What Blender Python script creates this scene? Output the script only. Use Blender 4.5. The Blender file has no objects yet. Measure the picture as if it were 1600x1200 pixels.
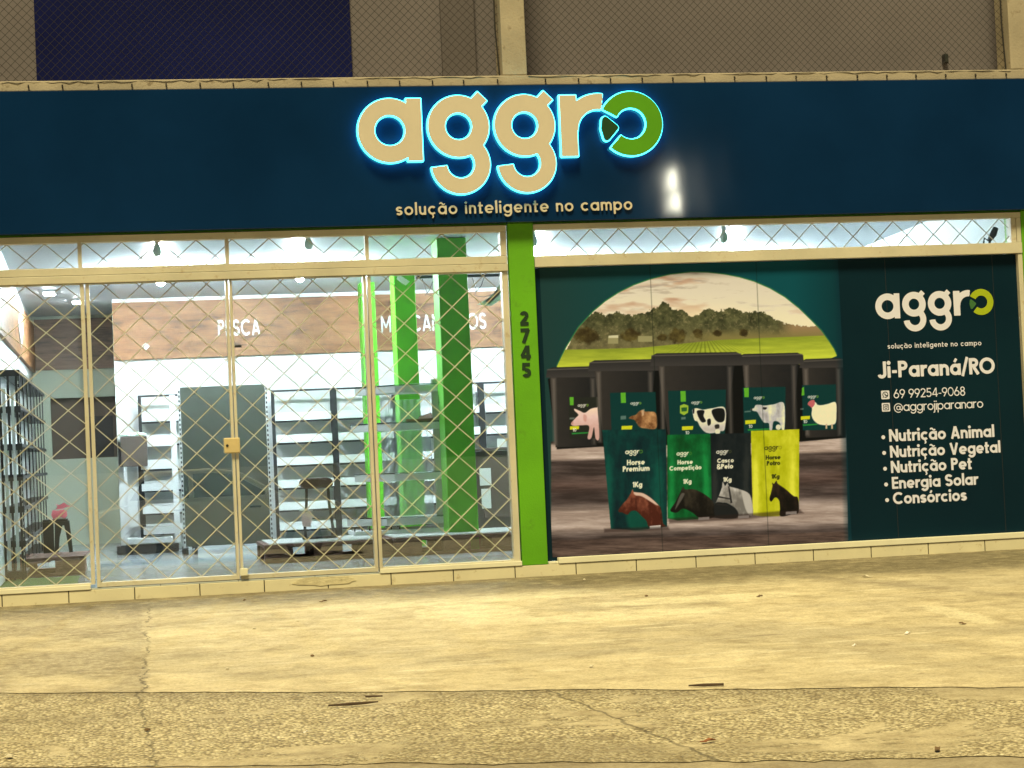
import bpy, bmesh, math, random
import numpy as np
from mathutils import Vector, Matrix
random.seed(7)
R = math.radians
S = bpy.context.scene
COL = S.collection

# ------------------------------------------------------------------ camera
F_PX, YAW, PITCH, ROLL = 3297.0, R(10.7128), R(1.6997), R(-2.5787)
CAM = np.array([0.895, -16.6957, 1.0863])
def cam_axes():
    cy, sy, cp, sp = math.cos(YAW), math.sin(YAW), math.cos(PITCH), math.sin(PITCH)
    f = np.array([sy*cp, cy*cp, sp]); r = np.array([cy, -sy, 0.0]); u = np.cross(r, f)
    cr, sr = math.cos(ROLL), math.sin(ROLL)
    return cr*r+sr*u, -sr*r+cr*u, f
AR, AU, AF = cam_axes()
def at(px, py, Y=0.0):
    """photo pixel -> point on the vertical plane at depth Y"""
    d = AR*(px-800)/F_PX - AU*(py-600)/F_PX + AF
    return CAM + d*((Y-CAM[1])/d[1])
SLOPE = 0.035
def ground_z(y): return 0.04 + SLOPE*y
def on_ground(px, py):
    d = AR*(px-800)/F_PX - AU*(py-600)/F_PX + AF
    return CAM + d*((0.04+SLOPE*CAM[1]-CAM[2])/(d[2]-SLOPE*d[1]))
cd = bpy.data.cameras.new('camera'); cam = bpy.data.objects.new('camera', cd); COL.objects.link(cam)
cd.sensor_fit = 'HORIZONTAL'; cd.sensor_width = 36; cd.lens = 36*F_PX/1600
cd.clip_start = 0.05; cd.clip_end = 500
M = Matrix((AR, AU, -AF)).transposed().to_4x4(); M.translation = Vector(CAM)
cam.matrix_world = M
S.camera = cam

# ------------------------------------------------------------------ world, key light, exposure
SUN_EL, SUN_AZ = R(63), R(-20)          # street light falling from the front left
w = bpy.data.worlds.new('World'); S.world = w; w.use_nodes = True
sky = w.node_tree.nodes.new('ShaderNodeTexSky'); sky.sky_type = 'NISHITA'; sky.sun_disc = False
sky.sun_elevation = SUN_EL; sky.sun_rotation = R(180)+SUN_AZ
bg = w.node_tree.nodes['Background']; bg.inputs[1].default_value = 0.008
w.node_tree.links.new(sky.outputs[0], bg.inputs[0])
sl = bpy.data.lights.new('street_light_key', 'SUN'); sl.energy = 5.0; sl.angle = R(14); sl.color = (1.0, 0.845, 0.45)
so = bpy.data.objects.new('street_light_key', sl); COL.objects.link(so)
sd_ = Vector((math.sin(SUN_AZ)*math.cos(SUN_EL), -math.cos(SUN_AZ)*math.cos(SUN_EL), math.sin(SUN_EL)))
so.rotation_euler = sd_.to_track_quat('Z', 'Y').to_euler(); so.location = (0, -10, 12)
S.view_settings.view_transform = 'Standard'; S.view_settings.look = 'None'
S.view_settings.exposure = 0.2; S.view_settings.gamma = 1.0
S.render.engine = 'CYCLES'
S.cycles.use_denoising = True
S.cycles.max_bounces = 8; S.cycles.transparent_max_bounces = 16
S.cycles.sample_clamp_indirect = 6

# ------------------------------------------------------------------ materials
def srgb(r, g, b):
    return tuple((c/255/12.92 if c/255 <= .04045 else ((c/255+.055)/1.055)**2.4) for c in (r, g, b))
class NT:
    def __init__(s, name):
        s.m = bpy.data.materials.new(name); s.m.use_nodes = True; s.t = s.m.node_tree
        s.n = s.t.nodes; s.b = s.n['Principled BSDF']; s.out = s.n['Material Output']
        s._c = None
    def new(s, ty, **kw):
        x = s.n.new(ty)
        for k, v in kw.items(): setattr(x, k, v)
        return x
    def link(s, a, b): s.t.links.new(a, b)
    def coord(s):
        if s._c is None:
            g = s.new('ShaderNodeNewGeometry'); s._c = g.outputs['Position']
        return s._c
    def mapped(s, scale=(1, 1, 1), loc=(0, 0, 0)):
        mp = s.new('ShaderNodeMapping'); mp.inputs['Scale'].default_value = scale; mp.inputs['Location'].default_value = loc
        s.link(s.coord(), mp.inputs['Vector']); return mp.outputs[0]
    def noise(s, scale, detail=4, rough=.55, vec=None, dist=0):
        x = s.new('ShaderNodeTexNoise'); x.inputs['Scale'].default_value = scale; x.inputs['Detail'].default_value = detail
        x.inputs['Roughness'].default_value = rough; x.inputs['Distortion'].default_value = dist
        s.link(vec or s.coord(), x.inputs['Vector']); return x.outputs['Fac']
    def ramp(s, fac, stops):
        x = s.new('ShaderNodeValToRGB'); e = x.color_ramp.elements
        e[0].position, e[0].color = stops[0][0], (*stops[0][1], 1)
        e[1].position, e[1].color = stops[-1][0], (*stops[-1][1], 1)
        for p, c in stops[1:-1]:
            k = e.new(p); k.color = (*c, 1)
        s.link(fac, x.inputs[0]); return x.outputs[0]
    def val(s, fac, a, b, lo=0., hi=1.):
        x = s.new('ShaderNodeMapRange'); x.interpolation_type = 'SMOOTHSTEP'
        for i, v in enumerate((a, b, lo, hi)): x.inputs[1+i].default_value = v
        s.link(fac, x.inputs[0]); return x.outputs[0]
    def math(s, op, a, b=None, c=None):
        x = s.new('ShaderNodeMath', operation=op)
        for i, v in enumerate((a, b, c)):
            if v is None: continue
            if isinstance(v, (int, float)): x.inputs[i].default_value = v
            else: s.link(v, x.inputs[i])
        return x.outputs[0]
    def mix(s, fac, a, b, mode='MIX'):
        x = s.new('ShaderNodeMix', data_type='RGBA', blend_type=mode)
        for i, v in ((0, fac), (6, a), (7, b)):
            if isinstance(v, (int, float)): x.inputs[i].default_value = v
            elif isinstance(v, tuple): x.inputs[i].default_value = (*v, 1)
            else: s.link(v, x.inputs[i])
        return x.outputs[2]
    def color(s, v):
        if isinstance(v, tuple): s.b.inputs['Base Color'].default_value = (*v, 1)
        else: s.link(v, s.b.inputs['Base Color'])
    def bump(s, h, strength=.3, dist=.01):
        x = s.new('ShaderNodeBump'); x.inputs['Strength'].default_value = strength; x.inputs['Distance'].default_value = dist
        s.link(h, x.inputs['Height']); s.link(x.outputs[0], s.b.inputs['Normal'])
    def set(s, **kw):
        for k, v in kw.items(): s.b.inputs[k.replace('_', ' ')].default_value = v

def paint(name, c, rough=.5, var=.15, scale=3., bump=.05, dirt=None, metallic=0., spec=.5):
    t = NT(name)
    n = t.noise(scale, 5, .6)
    dark = tuple(x*(1-var) for x in c); lite = tuple(min(1, x*(1+var*.6)) for x in c)
    col = t.ramp(n, [(.3, dark), (.7, lite)])
    if dirt:
        col = t.mix(t.val(t.noise(scale*4, 6, .7), .56, .74), col, dirt)
    t.color(col); t.set(Roughness=rough, Metallic=metallic)
    t.b.inputs['Specular IOR Level'].default_value = spec
    if bump: t.bump(t.noise(60, 3), bump, .01)
    return t.m
def emit(name, c, strength):
    t = NT(name); t.set(Roughness=.4); t.color(c)
    t.b.inputs['Emission Color'].default_value = (*c, 1); t.b.inputs['Emission Strength'].default_value = strength
    return t.m
def glass_mat(name, tint=(.93, .97, .95), gain=1.0):
    t = NT(name); t.n.remove(t.b)
    tr = t.new('ShaderNodeBsdfTransparent'); tr.inputs[0].default_value = (*tint, 1)
    gl = t.new('ShaderNodeBsdfGlossy'); gl.inputs['Roughness'].default_value = 0.0
    fr = t.new('ShaderNodeFresnel'); fr.inputs[0].default_value = 1.5
    mx = t.new('ShaderNodeMixShader')
    t.link(t.math('MULTIPLY', fr.outputs[0], gain), mx.inputs[0]); t.link(tr.outputs[0], mx.inputs[1]); t.link(gl.outputs[0], mx.inputs[2])
    t.link(mx.outputs[0], t.out.inputs[0]); return t.m
def wood(name, a, b, c, scale=(1, 1, 1), rough=.5, contrast=1.):
    t = NT(name)
    n = t.noise(3.2, 6, .62, t.mapped(scale), 1.2)
    n2 = t.noise(14, 4, .6, t.mapped(scale))
    f = t.math('ADD', t.math('MULTIPLY', n, .72), t.math('MULTIPLY', n2, .28))
    grain = t.noise(7, 7, .75, t.mapped((scale[0]*.6, scale[1], scale[2]*5)), 1.6)
    col = t.ramp(f, [(.38, a), (.47, b), (.60, c)])
    col = t.mix(t.val(grain, .50, .38, 0, .55), col, tuple(v*.6 for v in a))
    t.color(col); t.set(Roughness=rough); t.bump(n2, .08, .01)
    return t.m

MAT = {}
MAT['steel'] = paint('cream_painted_steel', (.60, .57, .46), .42, .16, 2.5, .06, dirt=(.42, .34, .22))
MAT['grille'] = paint('cream_painted_rod', (.48, .46, .35), .45, .1, 6, 0)
MAT['green'] = paint('green_facade_paint', (.115, .40, .002), .6, .16, 1.6, .15, dirt=(.095, .30, .006))
MAT['green_in'] = paint('green_column_paint', (.09, .42, .010), .45, .22, 1.4, .08, dirt=(.08, .30, .02))
MAT['sign'] = None
t = NT('navy_sign_panel')
t.color(t.ramp(t.noise(.9, 4), [(.35, (.0022, .019, .066)), (.7, (.0034, .026, .090))]))
t.set(Roughness=.05); t.b.inputs['Specular IOR Level'].default_value = .4; t.bump(t.noise(1.3, 2, .5, t.mapped((1, 1, .35))), .10, .03); MAT['sign'] = t.m
MAT['letter'] = paint('cream_letter_face', (.62, .56, .46), .5, .05, 2, 0)
MAT['lime'] = paint('green_letter_face', (.09, .33, .004), .45, .08, 3, 0)
MAT['deepgreen'] = paint('dark_green_letter_face', (.01, .055, .012), .45, .05, 3, 0)
MAT['cyan'] = emit('cyan_led_glow', (.05, .72, .80), 5.5)
MAT['tile'] = paint('cream_ceramic_tile', (.74, .69, .50), .35, .10, 3, .03, dirt=(.50, .42, .25))
MAT['sill'] = paint('cream_sill_stone', (.80, .78, .62), .4, .08, 3, .04)
MAT['grout'] = paint('dark_grout', (.06, .05, .03), .9, .2, 10, .1)
MAT['mortar'] = paint('rough_mortar', (.66, .60, .40), .9, .25, 9, .5, dirt=(.4, .33, .2))
MAT['ledge'] = paint('weathered_cream_concrete', (.40, .35, .27), .85, .22, 3, .3, dirt=(.2, .16, .11))
MAT['upper'] = paint('grey_upper_plaster', (.172, .155, .172), .9, .12, 1.2, .15)
MAT['blue'] = paint('dark_blue_paint', (.007, .011, .082), .8, .35, .6, .08, spec=.08)
MAT['net'] = paint('dark_netting_wire', (.012, .010, .009), .7, .1, 5, 0)
MAT['black'] = paint('black_powder_coat', (.016, .017, .020), .42, .2, 4, 0)
MAT['darksteel'] = paint('dark_box_plastic', (.03, .035, .033), .5, .2, 4, 0)
MAT['white'] = paint('white_interior_paint', (.78, .80, .82), .6, .03, 1.2, .03)
MAT['shelfwhite'] = paint('white_shelf_enamel', (.80, .81, .82), .35, .04, 3, 0)
MAT['greyback'] = paint('grey_shelf_back', (.60, .62, .60), .5, .06, 2, 0)
MAT['greygreen'] = paint('grey_green_gondola_panel', (.066, .075, .062), .32, .08, 1.4, 0)
MAT['baywall'] = paint('pale_green_wall_paint', (.46, .52, .43), .7, .05, 1.2, .03)
MAT['brownroom'] = paint('brown_back_room', (.10, .075, .06), .7, .2, 1.5, .05)
MAT['fascia'] = wood('oak_wood_laminate', (.085, .032, .012), (.26, .110, .040), (.37, .180, .078), (.55, 1.6, 3.2), .5)
MAT['fasciadark'] = wood('dark_oak_laminate', (.075, .040, .024), (.16, .092, .06), (.22, .13, .085), (.55, 1.6, 3.2), .5)
MAT['pallet'] = wood('dark_red_pallet_wood', (.055, .022, .016), (.13, .055, .038), (.19, .09, .06), (1.2, 1.2, 5), .75)
MAT['palletL'] = wood('brown_pallet_wood', (.10, .05, .04), (.24, .13, .10), (.34, .2, .16), (1.2, 1.2, 5), .8)
MAT['brown'] = paint('brown_upholstery', (.055, .03, .02), .8, .15, 8, .1)
MAT['pink'] = paint('pink_plastic', (.95, .36, .42), .4, .15, 8, 0)
MAT['paper'] = paint('white_paper', (.82, .80, .78), .6, .05, 8, 0)
MAT['peach'] = paint('pale_pink_paper', (.85, .62, .55), .6, .1, 12, 0)
MAT['counter'] = paint('dark_brown_counter', (.075, .065, .055), .45, .2, 2, 0)
MAT['bulb'] = emit('lit_bulb', (.80, .92, 1.0), 3200)
MAT['bulboff'] = paint('unlit_bulb_glass', (.55, .62, .55), .2, .05, 5, 0)
MAT['socket'] = paint('white_socket', (.7, .7, .7), .4, .05, 5, 0)
MAT['whitetext'] = paint('white_cut_vinyl', (.84, .85, .86), .5, .03, 5, 0)
MAT['printwhite'] = paint('printed_white', (.72, .74, .95), .45, .02, 3, 0)
MAT['printlime'] = paint('printed_lime', (.36, .46, .01), .45, .04, 3, 0)
MAT['printgreen'] = paint('printed_dark_green', (.045, .16, .045), .45, .04, 3, 0)
MAT['numeral'] = paint('dark_green_numeral', (.004, .030, .008), .6, .1, 5, 0)
t = NT('dark_teal_print'); t.color(t.ramp(t.noise(.8, 3), [(.3, (.0016, .015, .030)), (.7, (.0026, .021, .038))])); t.set(Roughness=.42); t.b.inputs['Specular IOR Level'].default_value = .12; MAT['posterbase'] = t.m
MAT['glass'] = glass_mat('window_glass', tint=(.96, .99, .97), gain=3.8)
MAT['acrylic'] = glass_mat('clear_plastic', (.80, .88, .88), 1.6)
t = NT('milky_plastic'); t.color((.78, .86, .88)); t.set(Roughness=.2, Alpha=.30); MAT['milky'] = t.m
MAT['lock'] = paint('brass_lock_plate', (.62, .50, .26), .4, .1, 10, 0)
t = NT('artificial_grass'); t.color(t.ramp(t.noise(90, 4, .7), [(.35, (.03, .075, .004)), (.65, (.11, .23, .02))])); t.set(Roughness=.9); t.bump(t.noise(160, 3), .8, .02); MAT['turf'] = t.m
# pvc ceiling: white slats running across
t = NT('white_ceiling_slats')
wv = t.new('ShaderNodeTexWave', bands_direction='Y', wave_profile='SAW'); wv.inputs['Scale'].default_value = 1.6
t.link(t.coord(), wv.inputs['Vector'])
t.color(t.ramp(wv.outputs['Fac'], [(.0, (.52, .56, .62)), (.07, (.72, .76, .82)), (1, (.76, .80, .85))])); t.set(Roughness=.35); t.bump(wv.outputs['Fac'], .2, .02); MAT['ceiling'] = t.m
# interior tiles
t = NT('grey_floor_tile')
br = t.new('ShaderNodeTexBrick'); br.offset = 0; br.inputs['Scale'].default_value = 1; br.inputs['Brick Width'].default_value = .6; br.inputs['Row Height'].default_value = .6
br.inputs['Mortar Size'].default_value = .004; br.inputs['Color1'].default_value = (.40, .45, .48, 1); br.inputs['Color2'].default_value = (.43, .47, .50, 1); br.inputs['Mortar'].default_value = (.2, .22, .23, 1)
t.link(t.coord(), br.inputs['Vector']); t.color(br.outputs[0]); t.set(Roughness=.16); t.bump(t.noise(25, 2), .06, .005); MAT['floor'] = t.m

# ------------------------------------------------------------------ mesh helpers
class MB:
    def __init__(s): s.v = []; s.f = []
    def add(s, vs, fs):
        o = len(s.v); s.v += [tuple(float(c) for c in p) for p in vs]; s.f += [tuple(i+o for i in f) for f in fs]; return s
    def box(s, x0, x1, y0, y1, z0, z1):
        return s.add([(x0, y0, z0), (x1, y0, z0), (x1, y1, z0), (x0, y1, z0), (x0, y0, z1), (x1, y0, z1), (x1, y1, z1), (x0, y1, z1)],
                     [(0, 3, 2, 1), (4, 5, 6, 7), (0, 1, 5, 4), (1, 2, 6, 5), (2, 3, 7, 6), (3, 0, 4, 7)])
    def tube(s, pts, r, n=8, closed=False):
        pts = [np.array(p, float) for p in pts]; rings = []; up0 = None
        rr = r if isinstance(r, (list, tuple)) else [r]*len(pts)
        for i, p in enumerate(pts):
            a = pts[i-1] if i > 0 else p; b = pts[i+1] if i < len(pts)-1 else p
            d = b-a; d /= np.linalg.norm(d)+1e-12
            ref = up0 if up0 is not None else (np.array([0, 0, 1.]) if abs(d[2]) < .9 else np.array([1., 0, 0]))
            e1 = ref-d*(ref@d); e1 /= np.linalg.norm(e1)+1e-12; e2 = np.cross(d, e1); up0 = e1
            rings.append([p+rr[i]*(math.cos(2*math.pi*k/n)*e1+math.sin(2*math.pi*k/n)*e2) for k in range(n)])
        vs = [q for ring in rings for q in ring]; fs = []
        for i in range(len(pts)-1):
            for k in range(n):
                fs.append((i*n+k, i*n+(k+1) % n, (i+1)*n+(k+1) % n, (i+1)*n+k))
        fs.append(tuple(range(n-1, -1, -1))); fs.append(tuple((len(pts)-1)*n+k for k in range(n)))
        return s.add(vs, fs)
    def lathe(s, prof, c, n=16):
        vs = []; fs = []
        for r, z in prof:
            vs += [(c[0]+r*math.cos(2*math.pi*k/n), c[1]+r*math.sin(2*math.pi*k/n), c[2]+z) for k in range(n)]
        for i in range(len(prof)-1):
            for k in range(n): fs.append((i*n+k, i*n+(k+1) % n, (i+1)*n+(k+1) % n, (i+1)*n+k))
        fs.append(tuple(range(n-1, -1, -1))); fs.append(tuple((len(prof)-1)*n+k for k in range(n)))
        return s.add(vs, fs)
    def prism(s, poly, y0, y1):      # polygon in x,z extruded along y
        n = len(poly); vs = [(x, y0, z) for x, z in poly]+[(x, y1, z) for x, z in poly]
        return s.add(vs, [tuple(range(n)), tuple(range(2*n-1, n-1, -1))]+[(i+n, (i+1) % n+n, (i+1) % n, i) for i in range(n)])
    def slab(s, poly, z0, z1):       # polygon in x,y extruded along z
        n = len(poly); vs = [(x, y, z0) for x, y in poly]+[(x, y, z1) for x, y in poly]
        return s.add(vs, [tuple(range(n-1, -1, -1)), tuple(range(n, 2*n))]+[(i, (i+1) % n, (i+1) % n+n, i+n) for i in range(n)])
def root_of(o):
    off = Vector((0, 0, 0))
    while o is not None: off += o.location; o = o.parent
    return off
def link_mesh(name, me, m, parent=None, smooth=False, bevel=0):
    if parent is not None:
        me.transform(Matrix.Translation(-root_of(parent)))
    if m is not None and not me.materials: me.materials.append(m)
    if smooth:
        me.polygons.foreach_set('use_smooth', [True]*len(me.polygons))
    o = bpy.data.objects.new(name, me); COL.objects.link(o)
    if parent is not None: o.parent = parent
    if bevel:
        b = o.modifiers.new('bevel', 'BEVEL'); b.width = bevel; b.segments = 2; b.limit_method = 'ANGLE'
    return o
def obj(name, mb, m, parent=None, smooth=False, bevel=0, recalc=False):
    me = bpy.data.meshes.new(name); me.from_pydata(mb.v, [], mb.f); me.update()
    if recalc:
        bm = bmesh.new(); bm.from_mesh(me); bmesh.ops.recalc_face_normals(bm, faces=bm.faces); bm.to_mesh(me); bm.free()
    return link_mesh(name, me, m, parent, smooth, bevel)
def tag(o, label, cat, group=None):
    o['label'] = label; o['category'] = cat
    if group: o['group'] = group
    return o
def thing(name, label, cat, loc=(0, 0, 0), group=None):
    o = bpy.data.objects.new(name, None); COL.objects.link(o); o.location = loc; o.empty_display_size = .1
    return tag(o, label, cat, group)
def struct(name, mb, m, kind='structure', **k):
    o = obj(name, mb, m, **k); o['kind'] = kind; return o
def copy_tree(o, parent=None, loc=None):
    c = o.copy(); COL.objects.link(c)
    if parent is not None: c.parent = parent
    if loc is not None: c.location = loc
    for ch in list(o.children): copy_tree(ch, c)
    return c

# ------------------------------------------------------------------ lettering: strokes -> distance field -> outline -> mesh
class Seg:
    def __init__(s, x0, y0, x1, y1, hw): s.a = (x0, y0, x1, y1, hw)
    def bb(s):
        x0, y0, x1, y1, h = s.a; return min(x0, x1)-h, min(y0, y1)-h, max(x0, x1)+h, max(y0, y1)+h
    def sd(s, x, y):
        x0, y0, x1, y1, hw = s.a; L = math.hypot(x1-x0, y1-y0)+1e-9; dx, dy = (x1-x0)/L, (y1-y0)/L
        u = (x-x0)*dx+(y-y0)*dy; v = -(x-x0)*dy+(y-y0)*dx
        qx = np.abs(u-L/2)-L/2; qy = np.abs(v)-hw
        return np.hypot(np.maximum(qx, 0), np.maximum(qy, 0))+np.minimum(np.maximum(qx, qy), 0)
class Arc:
    def __init__(s, cx, cy, rc, hw, a0=0, a1=360, sx=1.): s.a = (cx, cy, rc, hw, a0, a1, sx)
    def bb(s):
        cx, cy, rc, hw, a0, a1, sx = s.a; k = rc+hw; return cx-k*sx, cy-k, cx+k*sx, cy+k
    def sd(s, x, y):
        cx, cy, rc, hw, a0, a1, sx = s.a; X = (x-cx)/sx; Y = y-cy; r = np.hypot(X, Y)
        ring = np.abs(r-rc)-hw
        if a1-a0 >= 360: return ring
        mid = R((a0+a1)/2); h = R((a1-a0)/2)
        c, sn = math.cos(mid), math.sin(mid); px = X*c+Y*sn; py = np.abs(-X*sn+Y*c)
        th = np.arctan2(py, px)
        rad = px*math.cos(h)+py*math.sin(h)-rc; tan = -px*math.sin(h)+py*math.cos(h)
        qx = np.abs(rad)-hw; qy = tan
        end = np.hypot(np.maximum(qx, 0), np.maximum(qy, 0))+np.minimum(np.maximum(qx, qy), 0)
        return np.where(th <= h, ring, end)
class Disc:
    def __init__(s, cx, cy, r): s.a = (cx, cy, r)
    def bb(s): cx, cy, r = s.a; return cx-r, cy-r, cx+r, cy+r
    def sd(s, x, y): cx, cy, r = s.a; return np.hypot(x-cx, y-cy)-r
class Poly:
    def __init__(s, pts, rnd=0.): s.p = np.array(pts, float); s.r = rnd
    def bb(s): a = s.p.min(0)-s.r; b = s.p.max(0)+s.r; return a[0], a[1], b[0], b[1]
    def sd(s, x, y):
        p = s.p; n = len(p); d = np.full(np.shape(x), 1e9); ins = np.zeros(np.shape(x), bool)
        for i in range(n):
            x0, y0 = p[i]; x1, y1 = p[(i+1) % n]; ex, ey = x1-x0, y1-y0
            tt = np.clip(((x-x0)*ex+(y-y0)*ey)/(ex*ex+ey*ey+1e-12), 0, 1)
            d = np.minimum(d, np.hypot(x-x0-ex*tt, y-y0-ey*tt))
            cnd = ((y0 > y) != (y1 > y)); ins ^= cnd & (x < ex*(y-y0)/((y1-y0) if y1 != y0 else 1e-9)+x0)
        return np.where(ins, -d, d)-s.r
class Moved:
    def __init__(s, p, dx, dy, k=1.): s.p, s.dx, s.dy, s.k = p, dx, dy, k
    def bb(s): a = s.p.bb(); return a[0]*s.k+s.dx, a[1]*s.k+s.dy, a[2]*s.k+s.dx, a[3]*s.k+s.dy
    def sd(s, x, y): return s.p.sd((x-s.dx)/s.k, (y-s.dy)/s.k)*s.k

XH = .70
def glyph(ch, w):
    h = w/2; X = XH; r = X/2; rc = r-h; P = []
    base = {'ã': 'a', 'á': 'a', 'ó': 'o', 'ç': 'c'}.get(ch)
    if base:
        adv, P = glyph(base, w); c = r if base != 'c' else r
        if ch == 'ã':
            P = P+[Arc(c-.10, X+.13, .10, h*.62, 15, 165), Arc(c+.10, X+.19, .10, h*.62, 195, 345)]
        elif ch == 'ç': P = P+[Seg(c+.02, .05, c+.02, -.10, h*.6), Arc(c-.01, -.16, .075, h*.6, -110, 90)]
        else: P = P+[Seg(c-.05, X+.09, c+.09, X+.30, h*.8)]
        return adv, P
    if ch == ' ': return .30, []
    if ch == 'o': return 2*r, [Arc(r, r, rc, h)]
    if ch == 'a': return 2*r, [Arc(r, r, rc, h), Seg(2*r-h, 0, 2*r-h, X, h)]
    if ch == 'e': return 2*r, [Arc(r, r, rc, h, 0, 312), Seg(h, r-h*.25, 2*r-h*.4, r-h*.25, h*.78)]
    if ch == 'c': return 1.84*r, [Arc(r, r, rc, h, 46, 314)]
    if ch == 'g': return 2*r, [Arc(r, r, rc, h), Seg(2*r-h, .02, 2*r-h, X, h), Arc(r, .04, rc, h, 208, 360)]
    if ch == 'p': return 2*r, [Arc(r, r, rc, h), Seg(h, -.30, h, X, h)]
    if ch in 'nm':
        k = .205 if ch == 'n' else .185; P = [Seg(h, 0, h, X, h)]; x = h
        for _ in range(1 if ch == 'n' else 2):
            P += [Arc(x+k, X-h-k, k, h, 0, 180), Seg(x+2*k, 0, x+2*k, X-h-k+.01, h)]; x += 2*k
        return x+h, P
    if ch == 'u':
        k = .205; return 2*k+w, [Seg(h, k+h-.01, h, X, h), Arc(h+k, h+k, k, h, 180, 360), Seg(h+2*k, 0, h+2*k, X, h)]
    if ch == 'r': return .40, [Seg(h, 0, h, X, h), Arc(h+.24, X-h-.24, .24, h, 72, 180)]
    if ch in 'sS':
        T = X if ch == 's' else 1.0; k = (T-w)/4; sx = 1.22 if ch == 's' else 1.12; cx = (k+h)*sx
        return 2*cx, [Arc(cx, T-h-k, k, h, 22, 270, sx), Arc(cx, h+k, k, h, -158, 90, sx)]
    if ch == 'l': return w, [Seg(h, 0, h, 1.03, h)]
    if ch == 'i': return w*1.1, [Seg(h*1.1, 0, h*1.1, X, h), Disc(h*1.1, X+.20, h*1.25)]
    if ch == 'j': return w*1.2, [Seg(h*1.1, -.12, h*1.1, X, h), Arc(h*1.1-.14, -.12, .14, h, 270, 360), Disc(h*1.1, X+.20, h*1.25)]
    if ch == 't': return .40, [Seg(.17, .0, .17, .93, h), Seg(0, X-h*.85, .40, X-h*.85, h*.85), Seg(.17, h*.9, .37, h*.9, h*.9)]
    if ch == '-': return .36, [Seg(.02, .36, .34, .36, h*.9)]
    if ch == '/': return .42, [Seg(.04, -.08, .38, 1.08, h*.85)]
    if ch == '•': return .34, [Disc(.14, .38, .125)]
    if ch == '&': return .74, [Arc(.30, .74, .19, h*.95, -50, 230), Arc(.30, .27, .27-h*.3, h*.95, 95, 330), Seg(.17, .62, .68, .02, h*.95), Seg(.55, .18, .70, .42, h*.9)]
    if ch == '@': return 1.0, [Arc(.5, .36, .46, h*.75, -40+0, 300), Arc(.5, .36, .19, h*.8), Seg(.70, .22, .70, .56, h*.8), Arc(.80, .27, .12, h*.75, 180, 380)]
    if ch == 'A': return .80, [Seg(h*1.05, 0, .40-h*.1, 1, h), Seg(.80-h*1.05, 0, .40+h*.1, 1, h), Seg(.2, .28, .6, .28, h*.9)]
    if ch == 'V': return .78, [Seg(h*1.05, 1, .39-h*.1, 0, h), Seg(.78-h*1.05, 1, .39+h*.1, 0, h)]
    if ch == 'N': return .76, [Seg(h, 0, h, 1, h), Seg(.76-h, 0, .76-h, 1, h), Seg(h*1.05, .97, .76-h*1.05, .03, h)]
    if ch == 'M': return .90, [Seg(h, 0, h, 1, h), Seg(.90-h, 0, .90-h, 1, h), Seg(h*1.1, .97, .45, .28, h*.9), Seg(.90-h*1.1, .97, .45, .28, h*.9)]
    if ch == 'H': return .74, [Seg(h, 0, h, 1, h), Seg(.74-h, 0, .74-h, 1, h), Seg(h, .5, .74-h, .5, h*.9)]
    if ch == 'E': return .56, [Seg(h, 0, h, 1, h)]+[Seg(h, y, .56, y, h*.92) for y in (h, .5, 1-h)]
    if ch == 'T': return .60, [Seg(.30, 0, .30, 1, h), Seg(0, 1-h, .60, 1-h, h)]
    if ch == 'I': return w, [Seg(h, 0, h, 1, h)]
    if ch == 'D': return .74, [Seg(h, 0, h, 1, h), Arc(.30, .5, .5-h, h, -90, 90, .86), Seg(h, h, .31, h, h), Seg(h, 1-h, .31, 1-h, h)]
    if ch in 'PR':
        k = .285-h; P = [Seg(h, 0, h, 1, h), Seg(h, 1-h, .33, 1-h, h), Seg(h, 1-h-2*k, .33, 1-h-2*k, h), Arc(.32, 1-h-k, k, h, -90, 90)]
        if ch == 'R': P.append(Seg(.30, .45, .58, 0, h))
        return .61, P
    if ch == 'J': return .50, [Seg(.50-h, .24, .50-h, 1, h), Arc(.50-h-.19, .24+h*.2, .19, h, 200, 360)]
    if ch == 'K': return .66, [Seg(h, 0, h, 1, h), Seg(h, .40, .60, 1, h), Seg(.26, .58, .64, 0, h)]
    if ch in 'OC':
        k = .5-h
        return (1.0, [Arc(.5, .5, k, h)]) if ch == 'O' else (.90, [Arc(.5, .5, k, h, 45, 315)])
    if ch == '0': return .68, [Arc(.34, .5, .5-h, h, 0, 360, .34/.5)]
    if ch == '1': return .36, [Seg(.36-h, 0, .36-h, 1, h), Seg(.02, .76, .34-h*.3, .96, h*.9)]
    if ch == '2': return .62, [Arc(.31, .70, .30-h, h, -35, 165), Seg(.48-h*.2, .56, .10, h*1.2, h), Seg(.02, h, .60, h, h)]
    if ch == '4': return .70, [Seg(.50, 0, .50, 1, h), Seg(.03, .26, .70, .26, h*.92), Seg(.46, .97, .07, .28, h*.92)]
    if ch == '5': return .62, [Arc(.30, .32, .32-h, h, -150, 125), Seg(.11, .50, .15, 1, h*.92), Seg(.13, 1-h, .56, 1-h, h)]
    if ch in '69':
        P = [Arc(.32, .32, .32-h, h), Seg(h*1.1, .40, .42, 1, h)]
        if ch == '9': P = [Arc(.32, .68, .32-h, h), Seg(.64-h*1.1, .60, .22, 0, h)]
        return .64, P
    if ch == '7': return .60, [Seg(.0, 1-h, .60, 1-h, h), Seg(.54, .98-h*.5, .18, 0, h)]
    if ch == '8': return .62, [Arc(.31, .75, .25-h*.8, h*.95), Arc(.31, .27, .27-h*.6, h)]
    return .4, []
def text_prims(txt, w=.17, track=.09):
    x = 0.; out = []
    for ch in txt:
        adv, P = glyph(ch, w)
        out.append([Moved(p, x, 0) for p in P]); x += adv+track
    return x-track, out
def text_width(txt, w, track): return text_prims(txt, w, track)[0]

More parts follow.
